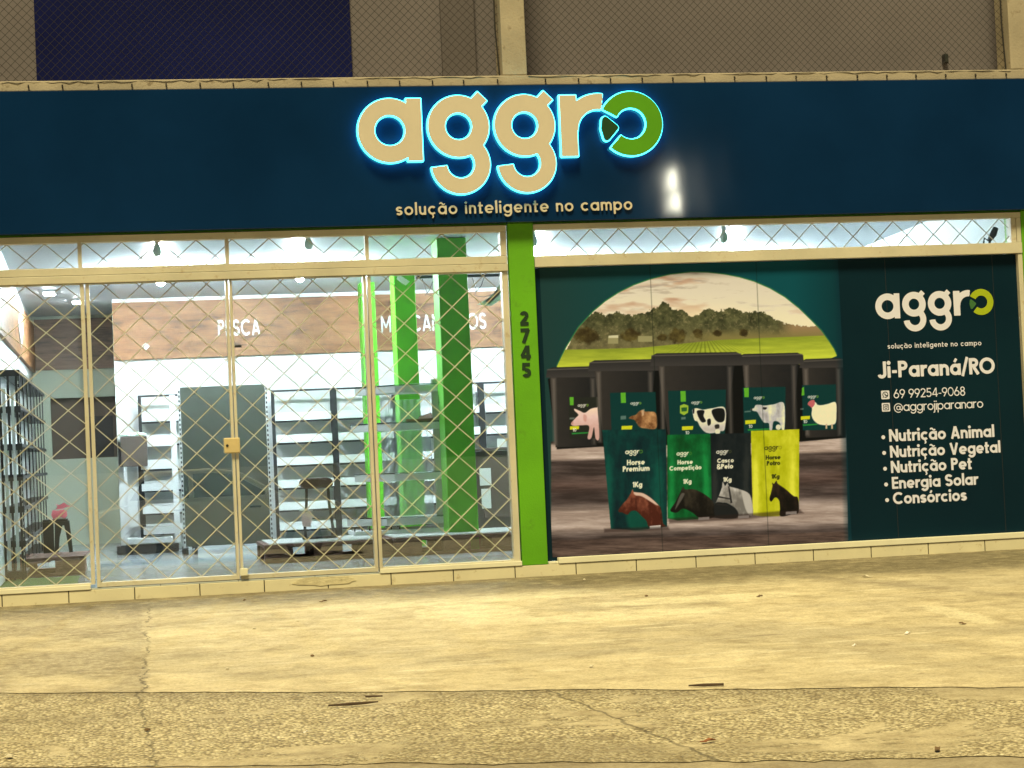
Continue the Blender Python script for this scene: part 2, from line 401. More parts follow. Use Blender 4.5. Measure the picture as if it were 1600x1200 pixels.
def contours(F, x0, y0, c):
    """marching squares on F<0; returns closed loops"""
    H, W = F.shape; ins = F < 0
    code = ins[:-1, :-1]*1+ins[:-1, 1:]*2+ins[1:, 1:]*4+ins[1:, :-1]*8
    ys, xs = np.nonzero((code > 0) & (code < 15)); nxt = {}; pos = {}
    def edge(e, i, j):
        if e == 0: k = (0, i, j); a, b = F[j, i], F[j, i+1]; p = (i+a/(a-b), j)
        elif e == 1: k = (1, i+1, j); a, b = F[j, i+1], F[j+1, i+1]; p = (i+1, j+a/(a-b))
        elif e == 2: k = (0, i, j+1); a, b = F[j+1, i], F[j+1, i+1]; p = (i+a/(a-b), j+1)
        else: k = (1, i, j); a, b = F[j, i], F[j+1, i]; p = (i, j+a/(a-b))
        pos[k] = (x0+p[0]*c, y0+p[1]*c); return k
    T = {1: [(0, 3)], 2: [(1, 0)], 3: [(1, 3)], 4: [(2, 1)], 5: [(0, 3), (2, 1)], 6: [(2, 0)], 7: [(2, 3)], 8: [(3, 2)],
         9: [(0, 2)], 10: [(1, 0), (3, 2)], 11: [(1, 2)], 12: [(3, 1)], 13: [(0, 1)], 14: [(3, 0)]}
    for i, j in zip(xs.tolist(), ys.tolist()):
        for a, b in T[int(code[j, i])]: nxt[edge(a, i, j)] = edge(b, i, j)
    loops = []
    while nxt:
        s0, b = nxt.popitem(); lp = [pos[s0]]
        while b != s0 and b in nxt: lp.append(pos[b]); b = nxt.pop(b)
        if len(lp) > 3: loops.append(simplify(lp, c*.09))
    return loops
def simplify(lp, tol):
    p = np.array(lp); n = len(p); k = int(np.argmax(((p-p[0])**2).sum(1)))
    def rdp(a, b):
        idx = [a]; st = [(a, b)]; keep = set([a, b])
        while st:
            i, j = st.pop()
            if j-i < 2: continue
            A, B = q[i], q[j]; d = B-A; L = math.hypot(*d)+1e-12
            dist = np.abs((q[i+1:j, 0]-A[0])*d[1]-(q[i+1:j, 1]-A[1])*d[0])/L
            m = int(np.argmax(dist))
            if dist[m] > tol: m += i+1; keep.add(m); st += [(i, m), (m, j)]
        return sorted(keep)
    q = np.vstack([p, p[:1]])
    ids = sorted(set(rdp(0, k)) | set(rdp(k, n)))
    return [tuple(q[i]) for i in ids if i < n]
def outline_mesh(name, prims, cell, half, offset=0.):
    """prims in metres (x,z): filled, extruded by +-half along y, centred on y=0"""
    b = np.array([p.bb() for p in prims]); m = cell*3+max(0, offset)
    x0, y0 = b[:, 0].min()-m, b[:, 1].min()-m; x1, y1 = b[:, 2].max()+m, b[:, 3].max()+m
    nx, ny = int((x1-x0)/cell)+2, int((y1-y0)/cell)+2
    F = np.full((ny, nx), 1e3); gx = x0+np.arange(nx)*cell; gy = y0+np.arange(ny)*cell
    for p in prims:
        a = p.bb(); i0, i1 = max(0, int((a[0]-m-x0)/cell)), min(nx, int((a[2]+m-x0)/cell)+2); j0, j1 = max(0, int((a[1]-m-y0)/cell)), min(ny, int((a[3]+m-y0)/cell)+2)
        xx, yy = np.meshgrid(gx[i0:i1], gy[j0:j1]); F[j0:j1, i0:i1] = np.minimum(F[j0:j1, i0:i1], p.sd(xx, yy))
    F -= offset; F[np.abs(F) < 1e-9] = 1e-9
    cu = bpy.data.curves.new(name, 'CURVE'); cu.dimensions = '2D'; cu.fill_mode = 'BOTH'; cu.extrude = half
    for lp in contours(F, x0, y0, cell):
        sp = cu.splines.new('POLY'); sp.points.add(len(lp)-1)
        sp.points.foreach_set('co', [v for x, y in lp for v in (x, y, 0, 1)]); sp.use_cyclic_u = True
    ob = bpy.data.objects.new(name, cu); me = bpy.data.meshes.new_from_object(ob)
    bpy.data.objects.remove(ob); bpy.data.curves.remove(cu)
    me.materials.clear()
    me.transform(Matrix.Rotation(R(90), 4, 'X'))
    me.name = name; return me
def lettering(name, txt, Y, xl, xr, zb, m, parent, w=.17, track=.09, half=.0006, capz=None, cells=26):
    tw, P = text_prims(txt, w, track); k = (xr-xl)/tw
    prims = [Moved(p, xl, zb, k) for g in P for p in g]
    if capz is not None:    # fixed height, squeezed to the width
        kz = capz; ky = k/kz
        class Sq:
            def __init__(s, p): s.p = p
            def bb(s): a = s.p.bb(); return a[0]*k+xl, a[1]*kz+zb, a[2]*k+xl, a[3]*kz+zb
            def sd(s, x, y): return s.p.sd((x-xl)/k, (y-zb)/kz)*min(k, kz)
        prims = [Sq(p) for g in P for p in g]
    me = outline_mesh(name, prims, max(k if capz is None else capz, .01)/cells, half)
    me.transform(Matrix.Translation((0, Y, 0)))
    return link_mesh(name, me, m, parent)
# the shop's name as it stands on the sign; units: distance between the bowls of a and o = 1040
def logo_prims():
    L = {}
    L['a'] = [Arc(0, 0, 99.5, 34.5), Seg(104, -129, 104, 133, 31)]
    g = [Arc(292, 13, 94, 36), Seg(343, 84, 398, 139, 27), Arc(295, -147, 92.5, 32.5, 186, 416)]
    L['g1'] = g; L['g2'] = [Moved(p, 284, 0) for p in g]
    L['r'] = [Seg(767, -122, 767, 138, 36), Arc(897, -14, 124, 33, 82, 180)]
    L['o'] = [Arc(1040, 13, 102.5, 34.5, -132, 152)]
    L['leaf'] = [Poly([(927, 30), (922, -5), (932, -44), (968, -4)], 14)]
    return L
# ================================================================== GROUND
def ground_mat(kind):
    t = NT(kind); sx = t.new('ShaderNodeSeparateXYZ'); t.link(t.coord(), sx.inputs[0]); x, y = sx.outputs[0], sx.outputs[1]
    big = t.noise(.55, 6, .65, t.mapped((.6, 1, 1)), .6); mid = t.noise(2.6, 7, .68, None, .4); fine = t.noise(38, 5, .75)
    streak = t.noise(2.2, 5, .65, t.mapped((.75, 3.2, 1), (3, 1, 0)), .8)
    if kind == 'yard_concrete':
        col = t.ramp(mid, [(.32, (.42, .36, .235)), (.5, (.55, .475, .32)), (.68, (.65, .57, .40))])
        col = t.mix(t.val(big, .45, .62, 0, .45), col, (.30, .265, .20))
        col = t.mix(t.val(streak, .57, .66, 0, .75), col, (.66, .60, .45))
        col = t.mix(t.val(streak, .40, .30, 0, .55), col, (.22, .185, .135))
        # pale cement smears
        wob = t.math('MULTIPLY', t.math('SUBTRACT', t.noise(2.6, 8, .74), .5), 1.9)
        for cx, cy, rx, ry, a in ((3.25, -2.4, .40, .75, .9), (3.0, -1.5, 1.2, .28, .6), (4.2, -3.0, .9, .30, .8), (4.9, -2.3, .85, .25, .75), (4.4, -1.45, 1.3, .30, .45), (5.85, -1.0, .16, .5, .6), (6.1, -4.0, .12, .55, .7), (1.6, -1.0, .7, .35, .45), (1.0, -2.6, .5, .5, .35)):
            dx = t.math('DIVIDE', t.math('SUBTRACT', x, cx), rx); dy = t.math('DIVIDE', t.math('SUBTRACT', y, cy), ry)
            d = t.math('SQRT', t.math('ADD', t.math('MULTIPLY', dx, dx), t.math('MULTIPLY', dy, dy)))
            col = t.mix(t.val(t.math('ADD', d, wob), 1.0, .72, 0, a), col, (.66, .60, .43))
        # left bay is an older rougher pour
        old = t.val(t.math('ADD', x, t.math('MULTIPLY', t.noise(5, 4), .22)), 1.17, 1.13)
        rough_col = t.ramp(t.noise(16, 6, .78), [(.36, (.20, .16, .10)), (.52, (.36, .31, .22)), (.66, (.52, .46, .33))])
        col = t.mix(t.math('MULTIPLY', old, t.val(t.noise(1.1, 4), .38, .55, .25, .85)), col, rough_col)
        # crack between the pours
        cw = t.math('ADD', x, t.math('MULTIPLY', t.math('SUBTRACT', t.noise(4.5, 5, .7), .5), .20))
        cr = t.val(t.math('ABSOLUTE', t.math('SUBTRACT', cw, t.math('ADD', 1.115, t.math('MULTIPLY', y, .024)))), .010, .003)
        col = t.mix(t.math('MULTIPLY', cr, t.val(t.noise(2.5, 3), .38, .56, 0, .75)), col, (.07, .055, .035))
        # tyre-swept darker diagonal from the wall
        di = t.math('ABSOLUTE', t.math('ADD', t.math('SUBTRACT', x, 5.5), t.math('MULTIPLY', y, .42)))
        col = t.mix(t.math('MULTIPLY', t.val(t.math('ADD', di, t.math('MULTIPLY', mid, .25)), .34, .14), .38), col, (.20, .165, .12))
        # mossy dirt band at the foot of the wall
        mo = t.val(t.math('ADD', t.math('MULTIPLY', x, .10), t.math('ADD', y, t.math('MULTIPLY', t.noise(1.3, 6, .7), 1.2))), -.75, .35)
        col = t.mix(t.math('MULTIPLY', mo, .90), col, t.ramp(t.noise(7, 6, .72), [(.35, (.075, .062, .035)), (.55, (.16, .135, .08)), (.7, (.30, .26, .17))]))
        t.bump(t.math('ADD', fine, t.math('MULTIPLY', mid, 1.5)), .5, .012)
        spk = t.val(t.noise(60, 4, .8), .60, .72, 0, .5)
        col = t.mix(spk, col, (.17, .135, .085))
        col = t.mix(t.val(t.noise(75, 3, .8, t.mapped((1, 1, 1), (9, 2, 0))), .60, .70, 0, .45), col, (.66, .60, .45))
    elif kind == 'exposed_aggregate':
        vo = t.new('ShaderNodeTexVoronoi'); vo.inputs['Scale'].default_value = 55; vo.inputs['Randomness'].default_value = 1
        wv = t.mix(.06, t.coord(), t.new('ShaderNodeTexNoise').outputs['Color'], 'ADD'); t.link(wv, vo.inputs['Vector'])
        hs = t.new('ShaderNodeSeparateColor'); t.link(vo.outputs['Color'], hs.inputs[0])
        col = t.ramp(hs.outputs[0], [(.0, (.36, .30, .185)), (.5, (.60, .52, .34)), (1., (.80, .72, .52))])
        col = t.mix(t.val(vo.outputs['Distance'], .40, .70, 0, .75), col, (.15, .12, .07))
        smooth = t.val(t.noise(1.15, 7, .75, t.mapped((.7, 1.3, 1)), .5), .54, .58)
        flat = t.ramp(mid, [(.3, (.38, .32, .21)), (.7, (.62, .545, .38))])
        col = t.mix(smooth, col, flat)
        col = t.mix(t.val(big, .52, .66, 0, .45), col, (.22, .18, .11))
        dj = t.math('ADD', t.math('ADD', y, t.math('MULTIPLY', x, .42)), 4.75)
        col = t.mix(t.math('MULTIPLY', t.val(t.math('ADD', dj, t.math('MULTIPLY', t.noise(3.1, 6, .75), .9)), -.05, .55), .42), col, (.15, .12, .075))
        for x0, kx, wd, op in ((.98, -.02, .010, .5), (3.02, -.12, .014, .6)):
            cw = t.math('ADD', x, t.math('MULTIPLY', t.math('SUBTRACT', t.noise(6, 4), .5), .10))
            cr = t.val(t.math('ABSOLUTE', t.math('SUBTRACT', cw, t.math('ADD', x0, t.math('MULTIPLY', t.math('ADD', y, 5.9), kx)))), wd, .004)
            col = t.mix(t.math('MULTIPLY', cr, op), col, (.06, .05, .03))
        t.bump(t.math('ADD', t.math('MULTIPLY', t.math('SUBTRACT', 1, vo.outputs['Distance']), t.math('SUBTRACT', 1, smooth)), t.math('MULTIPLY', fine, .5)), .9, .015)
    elif kind == 'yard_strip':
        col = t.ramp(mid, [(.32, (.24, .20, .14)), (.68, (.40, .345, .24))]); t.bump(fine, .5, .01)
    else:
        col = t.ramp(t.noise(30, 6, .8), [(.3, (.26, .24, .20)), (.7, (.40, .37, .31))]); t.bump(t.noise(120, 3), .5, .01)
    if kind != 'pale_bounce_road':
        grit = t.ramp(t.noise(52, 8, .85), [(.36, (.62, .58, .52)), (.5, (1., 1., 1.)), (.64, (1.22, 1.22, 1.2))])
        col = t.mix(.85, col, grit, 'MULTIPLY')
        st_ = t.ramp(t.noise(5.5, 8, .78, t.mapped((1, 1, 1), (4, 7, 0))), [(.34, (.68, .64, .58)), (.52, (1.03, 1.03, 1.02)), (.68, (1.14, 1.14, 1.12))])
        col = t.mix(.8, col, st_, 'MULTIPLY')
    t.color(col); t.set(Roughness=.88); return t.m
JA = lambda x: -4.85-.42*(x-.24)                  # the joint where the yard meets the rough strip (runs askew)
JB = lambda x: -7.915-.35*(x-2.483)
def sheet(name, pts, m, dz=0., kind='structure'):
    mb = MB(); mb.add([(x, y, ground_z(y)+dz) for x, y in pts], [tuple(range(len(pts)))]); return struct(name, mb, m, kind)
xs = [-14, 16]
def ragged(J, x0, x1, amp, seed, n=420):
    rg = random.Random(seed); o = 0.; out = []
    for i in range(n+1):
        o = o*.82+(rg.random()-.5)*amp; x = x0+(x1-x0)*i/n; out.append((x, J(x)+o+(rg.random()-.5)*amp*.5))
    return out
sheet('yard_concrete', ragged(JA, -8, 16, .035, 2)+[(16, .02), (-8, .02)], ground_mat('yard_concrete'))
agg = ground_mat('exposed_aggregate')
sheet('pavement', ragged(JB, -8, 16, .05, 5)+[(16, JA(16)+.3), (-8, JA(-8)+.3)], agg, -.004)
sheet('gutter_strip', [(-8, JB(-8)-2.2), (16, JB(16)-2.2), (16, JB(16)+.3), (-8, JB(-8)+.3)], ground_mat('yard_strip'), -.008)
pale_bounce = ground_mat('pale_bounce_road'); asph = paint('dark_asphalt', (.045, .045, .045), .85, .3, 6, .3)
mb = MB(); mb.add([(-60, -21, -.55), (60, -21, -.55), (60, -7, -.40), (-60, -7, -.40)], [(0, 1, 2, 3)]); struct('road_shoulder', mb, pale_bounce)  # unseen ground, coloured pale so it bounces light onto the parked car
mb = MB(); mb.add([(-300, -420, -.57), (300, -420, -.57), (300, -20.5, -.57), (-300, -20.5, -.57)], [(0, 1, 2, 3)])
struct('road', mb, asph)
# ================================================================== BUILDING
B = thing('shop_building', 'shop building with lime green pillars, cream tiled plinth and netted upper storey', 'building', (4.2, 0, .04))
XL, XR = -3.0, 11.0
mb = MB(); x = -3.0
k0 = -7
while x < 11: mb.box(x+.004, x+.496, -.055, .25, .022, .128); x += .5
obj('plinth', mb, MAT['tile'], B, bevel=.002)
obj('plinth_joint', MB().box(XL, XR, -.050, .24, .01, .126), MAT['grout'], B)
for q in ((-.25, .668, -.062, .168), (2.915, 4.06, -.062, .168), (4.36, 8.46, -.062, .178), (4.278, 4.358, -.05, .150)): obj('sill', MB().box(q[0], q[1], q[2], .12, .131, q[3]), MAT['sill'], B, bevel=.003)
obj('threshold', MB().box(.670, 2.913, -.035, .12, .129, .142), MAT['floor'], B, bevel=.003)
pts = [on_ground(p, q) for p, q in ((0, 0),)] and []
def blob(cx, cz, rx, rz, n, y0, y1, seed):
    rg = random.Random(seed); return [(cx+rx*math.cos(2*math.pi*i/n)*(.8+.35*rg.random()), cz+rz*math.sin(2*math.pi*i/n)*(.75+.4*rg.random())) for i in range(n)]
obj('mortar_patch', MB().prism(blob(2.48, .098, .25, .036, 22, 0, 0, 4), -.0590, -.052), MAT['mortar'], B, recalc=True)
pl = obj('pillar', MB().box(4.064, 4.274, -.050, .30, .130, 2.884), MAT['green'], B, bevel=.006)
z0s = [at(820, q, -.09)[2] for q in (497, 524, 551, 578)]
for ch, q in zip('2745', (497, 524, 551, 578)):
    c = at(820.5+(q-497)*.045, q, -.09); tw, P = text_prims(ch, .25, .1); k = .118
    me = outline_mesh('numeral', [Moved(p, c[0]-tw*k/2, c[2]-k/2, k) for g in P for p in g], .003, .0015); me.transform(Matrix.Translation((0, -.0525, 0)))
    link_mesh('numeral', me, MAT['numeral'], pl)
obj('pillar', MB().box(8.475, 8.60, -.050, .30, .130, 2.884).box(8.60, 8.86, -.125, .30, .130, 2.884), MAT['green'], B, bevel=.006)
obj('beam', MB().box(XL, 4.062, -.02, .25, 2.872, 3.99).box(4.276, XR, -.02, .25, 2.872, 3.99).box(4.062, 4.276, .0, .25, 2.888, 3.99), MAT['green'], B)
obj('pillar', MB().box(-.46, -.252, -.050, .30, .130, 2.884), MAT['green'], B, bevel=.006)
for xa, xb in ((XL, -.462), (8.862, XR)): obj('front_wall', MB().box(xa, xb, .0, .2, .130, 2.87), MAT['ledge'], B)
# upper storey
mb = MB().box(XL, XR, -.10, 1.6, 3.992, 4.072)
obj('ledge', mb, MAT['ledge'], B, bevel=.006)
for xa, xb in ((4.075, 4.275), (8.435, 8.70), (-.55, -.35)):
    obj('upper_post', MB().box(xa, xb, -.095, .18, 4.074, 6.898), MAT['ledge'], B, bevel=.008)
obj('upper_wall', MB().box(XL, XR, .45, .6, 4.074, 6.9), MAT['upper'], B)
obj('upper_roof', MB().box(XL, XR, -.12, .7, 6.9, 7.05), MAT['ledge'], B)
a, b_ = at(55, 60, .44), at(548, 60, .44)
obj('blue_panel', MB().box(a[0], b_[0], .425, .447, 4.074, 6.5), MAT['blue'], B)
a, b_ = at(690, 60, .4), at(742, 60, .4)
obj('upper_rib', MB().box(a[0], b_[0], .40, .447, 4.074, 6.89), paint('rib_plaster', (.13, .115, .125), .9, .1, 1, .1), B)
# shop interior
FZ = .13
ceil_z = lambda y: 3.2-.0375*y if y < 7.2 else 2.93
mb = MB(); prof = [(.02, 3.20), (7.2, 2.93), (10.2, 2.93)]
vs = []
for y, z in prof: vs += [(-.3, y, z), (XR-.2, y, z)]
mb.add(vs, [(0, 1, 3, 2), (2, 3, 5, 4)]); obj('ceiling', mb, MAT['ceiling'], B)
mb = MB().box(-.3, XR-.2, .25, 10.0, .0, FZ); fl = struct('interior_floor', mb, MAT['floor'])
lw = obj('side_wall', MB().box(-.30, -.06, .1, 9.8, FZ, 3.25), MAT['white'], B)
obj('side_wall', MB().box(8.75, 9.0, .1, 9.8, FZ, 3.25), MAT['white'], B)
fb = obj('side_fascia', MB().box(-.058, -.02, .12, 9.58, 2.245, 2.81), MAT['fascia'], B)
me = outline_mesh('emblem', [Poly([(0, -.17), (.42, 0), (0, .17), (-.42, 0)], .05)], .01, .004); me.transform(Matrix.Rotation(R(90), 4, 'Z')); me.transform(Matrix.Translation((-.014, 5.6, 2.55)))
link_mesh('emblem', me, MAT['whitetext'], fb)
obj('bay_wall', MB().box(-.058, .14, 9.6, 9.75, FZ, 2.95).box(.14, .92, 9.6, 9.75, 1.925, 2.95).box(.14, .92, 9.6, 9.75, FZ, 1.18).box(.92, 1.1, 7.45, 9.75, FZ, 2.95), MAT['baywall'], B)
obj('bay_fascia', MB().box(-.018, .918, 9.565, 9.597, 2.27, 2.89), MAT['fasciadark'], B)
obj('serving_hatch', MB().box(.12, .93, 9.76, 9.80, 1.1, 2.0), MAT['brownroom'], B)
obj('hatch_black_panel', MB().box(.60, .88, 9.74, 9.758, 1.19, 1.69), MAT['black'], B)  # thin black panel across the right part of the hatch
obj('back_wall', MB().box(.922, 8.748, 7.22, 7.44, FZ, 2.95), MAT['white'], B)
bf = obj('back_fascia', MB().box(.922, 8.746, 7.165, 7.218, 2.245, 2.885), MAT['fascia'], B)
YF = 7.16
p0, p1 = at(341, 525, YF), at(407, 525, YF)
lettering('lettering', 'PESCA', YF, p0[0], p1[0], 2.47, MAT['whitetext'], bf, .16, .12, .003, capz=.185)
p1 = at(760, 513, YF); p0 = at(596, 520, YF)
lettering('lettering', 'MEDICAMENTOS', YF, p0[0], p1[0], 2.45, MAT['whitetext'], bf, .15, .11, .003, capz=.19)
c = at(228, 541, YF); me = outline_mesh('emblem', [Poly([(c[0], c[2]-.035), (c[0]+.035, c[2]), (c[0], c[2]+.035), (c[0]-.035, c[2])], .006)], .003, .003); me.transform(Matrix.Translation((0, YF, 0))); link_mesh('emblem', me, MAT['whitetext'], bf)
for px0, px1, py, Y, d in ((692, 738, 600, 2.95, .30), (618, 651, 500, 4.4, .27), (570, 592, 600, 6.3, .26)):
    a, b_ = at(px0, py, Y), at(px1, py, Y)
    obj('interior_column', MB().box(a[0]+.004*0, b_[0], Y, Y+d+.04, FZ, ceil_z(Y+.1)), MAT['green_in'], B, bevel=.006)
# ================================================================== SHOP SIGN
YS = -.135
SG = thing('shop_sign', 'long navy shop sign with glowing cyan-edged letters above the shopfront', 'shop sign', (4.0, -.1, 2.884))
obj('panel', MB().box(XL, XR, -.13, -.022, 2.884, 3.988), MAT['sign'], SG, bevel=.004)
LP = logo_prims()
def place_logo(ca, co, kx=1.):
    L = co[0]-ca[0]; s = L/1040
    return {n: [Moved(p, ca[0], ca[2], s) for p in ps] for n, ps in LP.items()}, s
pa, po = at(608.8, 202.6, -.18), at(985.8, 198.2, -.18); pa[2] = (pa[2]+po[2])/2-.004
big, s = place_logo(pa, po)
for n in ('a', 'g1', 'g2', 'r', 'o', 'leaf'):
    m = {'o': MAT['lime'], 'leaf': MAT['deepgreen']}.get(n, MAT['letter'])
    me = outline_mesh('letter', big[n], .006, .012); me.transform(Matrix.Translation((0, -.190, 0))); lt = link_mesh('letter', me, m, SG)
    me = outline_mesh('letter_glow', big[n], .006, .010, .009); me.transform(Matrix.Translation((0, -.168, 0))); link_mesh('letter_glow', me, MAT['cyan'], lt)
a, b_ = at(619, 337.5, -.14), at(988, 328.5, -.14); zb = (a[2]+b_[2])/2
lettering('tagline', 'solução inteligente no campo', -.139, a[0], b_[0], zb+.004, MAT['letter'], SG, .15, .17, .008)
# ================================================================== WINDOWS, DOORS
YG = .02
def lattice(x0, x1, z0, z1, cw, ch, ph=0., pz=None, y=.000, r=.0041):
    mb = MB(); sl_ = ch/cw; pz = z0 if pz is None else pz
    n = int((x1-x0)/cw)+int((z1-z0)/ch)+4
    for sgn in (1, -1):
        for k in range(-n, n+1):
            xb = x0+ph+k*cw      # crosses z=pz at xb
            f = lambda x: pz+sgn*sl_*(x-xb)
            xa, xc = sorted((xb+(z0-pz)/(sgn*sl_), xb+(z1-pz)/(sgn*sl_)))
            xa, xc = max(xa, x0), min(xc, x1)
            if xc-xa < .01: continue
            yy = y+(.0 if sgn > 0 else .0104)
            mb.tube([(xa, yy, f(xa)), (xc, yy, f(xc))], r, 6)
    return mb
def frame(x0, x1, z0, z1, wl, wr, wb, wt, y0=-.045, y1=.045):
    mb = MB()
    if wl: mb.box(x0, x0+wl, y0, y1, z0, z1)
    if wr: mb.box(x1-wr, x1, y0, y1, z0, z1)
    mb.box(x0+wl, x1-wr, y0+.002, y1, z1-wt, z1)
    if wb: mb.box(x0+wl, x1-wr, y0+.002, y1, z0, z0+wb)
    return mb
# left transom row with the double crossbar
TL = thing('transom_window', 'long barred transom window over the glass doors, with three slim mullions', 'window', (2, 0, 2.50), 'barred transom windows')
mb = MB().box(-.25, 4.052, -.05, .05, 2.818, 2.870).box(-.25, 4.052, -.05, .05, 2.563, 2.622).box(-.25, 4.052, -.062, .05, 2.500, 2.559).box(4.0, 4.05, -.048, .05, 2.624, 2.816)
for xm in (.668, 1.803, 2.907): mb.box(xm, xm+.030, -.045, .04, 2.622, 2.818)
obj('frame', mb, MAT['steel'], TL, bevel=.003)
cuts = [-.25, .668, 1.803, 2.907, 4.0]
for i in range(4):
    xa, xb = cuts[i]+(.03 if i else 0), cuts[i+1]
    obj('pane', MB().box(xa, xb, YG, YG+.006, 2.622, 2.818), MAT['glass'], TL)
    obj('grille', lattice(xa, xb, 2.622, 2.818, .288, .252, (.092, .02, .03, .02)[i], 2.818), MAT['grille'], TL)
TR = thing('transom_window', 'long barred transom window over the farm poster, ending at a dark bracket', 'window', (6.4, 0, 2.52), 'barred transom windows')
mb = MB().box(4.276, 8.472, -.05, .05, 2.826, 2.871).box(4.276, 8.472, -.055, .05, 2.524, 2.615).box(8.382, 8.428, -.045, .05, 2.617, 2.824).box(8.432, 8.472, -.048, .05, .182, 2.522).box(8.432, 8.472, -.048, .05, 2.617, 2.824)
obj('frame', mb, MAT['steel'], TR, bevel=.003)
obj('pane', MB().box(4.277, 8.382, YG, YG+.006, 2.615, 2.826), MAT['glass'], TR)
obj('grille', lattice(4.278, 8.382, 2.615, 2.826, .236, .235, .01, 2.826), MAT['grille'], TR)
# fixed bays and door leaves
def bay(root, x0, x1, z0, z1, wl, wr, wb, wt, cells, rows, y0=-.045, ph=0.):
    obj('frame', frame(x0, x1, z0, z1, wl, wr, wb, wt, y0), MAT['steel'], root, bevel=.003)
    a, b = x0+wl, x1-wr; c, d = z0+wb, z1-wt
    obj('pane', MB().box(a, b, YG, YG+.006, c, d), MAT['glass'], root)
    obj('grille', lattice(a, b, c, d, (b-a)/cells, (d-c)/rows, ph, c), MAT['grille'], root)
W1 = thing('shop_window', 'fixed barred shop window at the left, artificial grass and brown pallet behind it', 'window', (0, 0, .17), 'barred shopfront windows')
bay(W1, -.25, .704, .168, 2.498, .03, .030, .012, .004, 3.115, 9.5, ph=.051)
D1 = thing('glass_door', 'left leaf of the barred double glass door, showing the white shelf unit', 'door', (.72, 0, .145), 'barred glass door leaves')
bay(D1, .717, 1.814, .146, 2.497, .028, .022, .035, .004, 4.05, 9.6, -.04)
D2 = thing('glass_door', 'right leaf of the barred double glass door, showing the padded steel stool', 'door', (2.9, 0, .145), 'barred glass door leaves')
bay(D2, 1.822, 2.905, .146, 2.497, .022, .025, .035, .004, 4.05, 9.6, -.04)
c = at(363, 697, -.05)
lk = obj('lock_plate', MB().box(c[0]-.065, c[0]+.06, -.070, -.041, c[2]-.055, c[2]+.065), MAT['lock'], D1, bevel=.008)
obj('keyhole', MB().lathe([(.0001, 0), (.011, 0), (.011, .004), (.0001, .004)], (0, 0, 0), 10), MAT['black'], lk)
kh = lk.children[0]; kh.rotation_euler = (R(90), 0, 0); kh.data.transform(Matrix.Translation(root_of(lk))); kh.location = Vector((c[0]-.04, -.070, c[2]+.005))-root_of(lk)
c = at(381, 894, -.05)
obj('floor_bolt', MB().box(c[0]-.03, c[0]+.03, -.066, -.041, c[2]-.028, c[2]+.03), MAT['sill'], D2, bevel=.004)
for zz in (1.96,): obj('latch', MB().box(1.845, 1.90, -.055, -.041, zz, zz+.02), MAT['black'], D2, bevel=.003)
W2 = thing('shop_window', 'fixed barred shop window beside the green numbered pillar, green columns behind it', 'window', (3.5, 0, .17), 'barred shopfront windows')
bay(W2, 2.914, 4.052, .168, 2.498, .026, .050, .012, .004, 4.05, 9.6)
# upper safety nets
def net(x0, x1, z0, z1, c, name, label, nh):
    N = thing(name, label, 'net', ((x0+x1)/2, -.02, z0), 'safety nets of the upper storey')
    mb = MB(); n = int((x1-x0+z1-z0)/c)+2
    for sgn in (1, -1):
        for k in range(-n, n):
            xb = x0+k*c; xa, xc = (xb, xb+(z1-z0)) if sgn > 0 else (xb-(z1-z0), xb)
            f = lambda x: z0+sgn*(x-xb)
            xa2, xc2 = max(xa, x0), min(xc, x1)
            if xc2-xa2 < .01: continue
            m3 = (xa2+xc2)/2
            mb.tube([(xa2, .0, f(xa2)), (xc2, .0, f(xc2))], .0017, 4)
    obj('mesh', mb, MAT['net'], N)
    pts = []; rg = random.Random(nh)
    m = int((x1-x0)/.065)
    for i in range(m+1):
        pts.append((x0+(x1-x0)*i/m, -.105+.008*rg.random(), z0-.012-.014*(i % 4 != 0)*rg.random()))
    obj('border_rope', MB().tube(pts, .0022, 5), MAT['net'], N)
    obj('border_rope', MB().tube([(x1-.01, -.03, z0), (x1-.035+.02*rg.random(), -.02, z0+.4), (x1-.02, -.02, z1)], .007, 5), MAT['net'], N)
    hk = None; hm = MB().tube([(0, -.102, -.030), (0, -.114, -.038), (0, -.114, -.048), (0, -.102, -.05)], .006, 6)
    for i in range(nh):
        xx = x0+.14+(x1-x0-.2)*i/(nh-1)
        if hk is None: hk = obj('hook', hm, MAT['net'], N); hk.location = Vector((xx, 0, z0-.006)) ; hk.data.transform(Matrix.Translation(N.location)); hk.location -= N.location
        else:
            h2 = hk.copy(); COL.objects.link(h2); h2.location = Vector((xx+.02*rg.random(), 0, z0-.006-.004*rg.random()))-N.location
net(-.33, 4.07, 4.076, 5.9, .068, 'safety_net', 'dark mesh net over the blue panel, left of the upper cream post', 17)
net(4.28, 8.43, 4.076, 5.9, .064, 'safety_net', 'dark mesh net over the plain grey wall, right of the upper cream post', 16)
# ================================================================== POSTER
YP = -.002
PO = thing('window_poster', 'large dark green farm feed poster filling the right shopfront window', 'poster', (6.3, 0, .185))
obj('panel', MB().box(4.278, 8.430, YP, .02, .152, 2.522), MAT['posterbase'], PO)
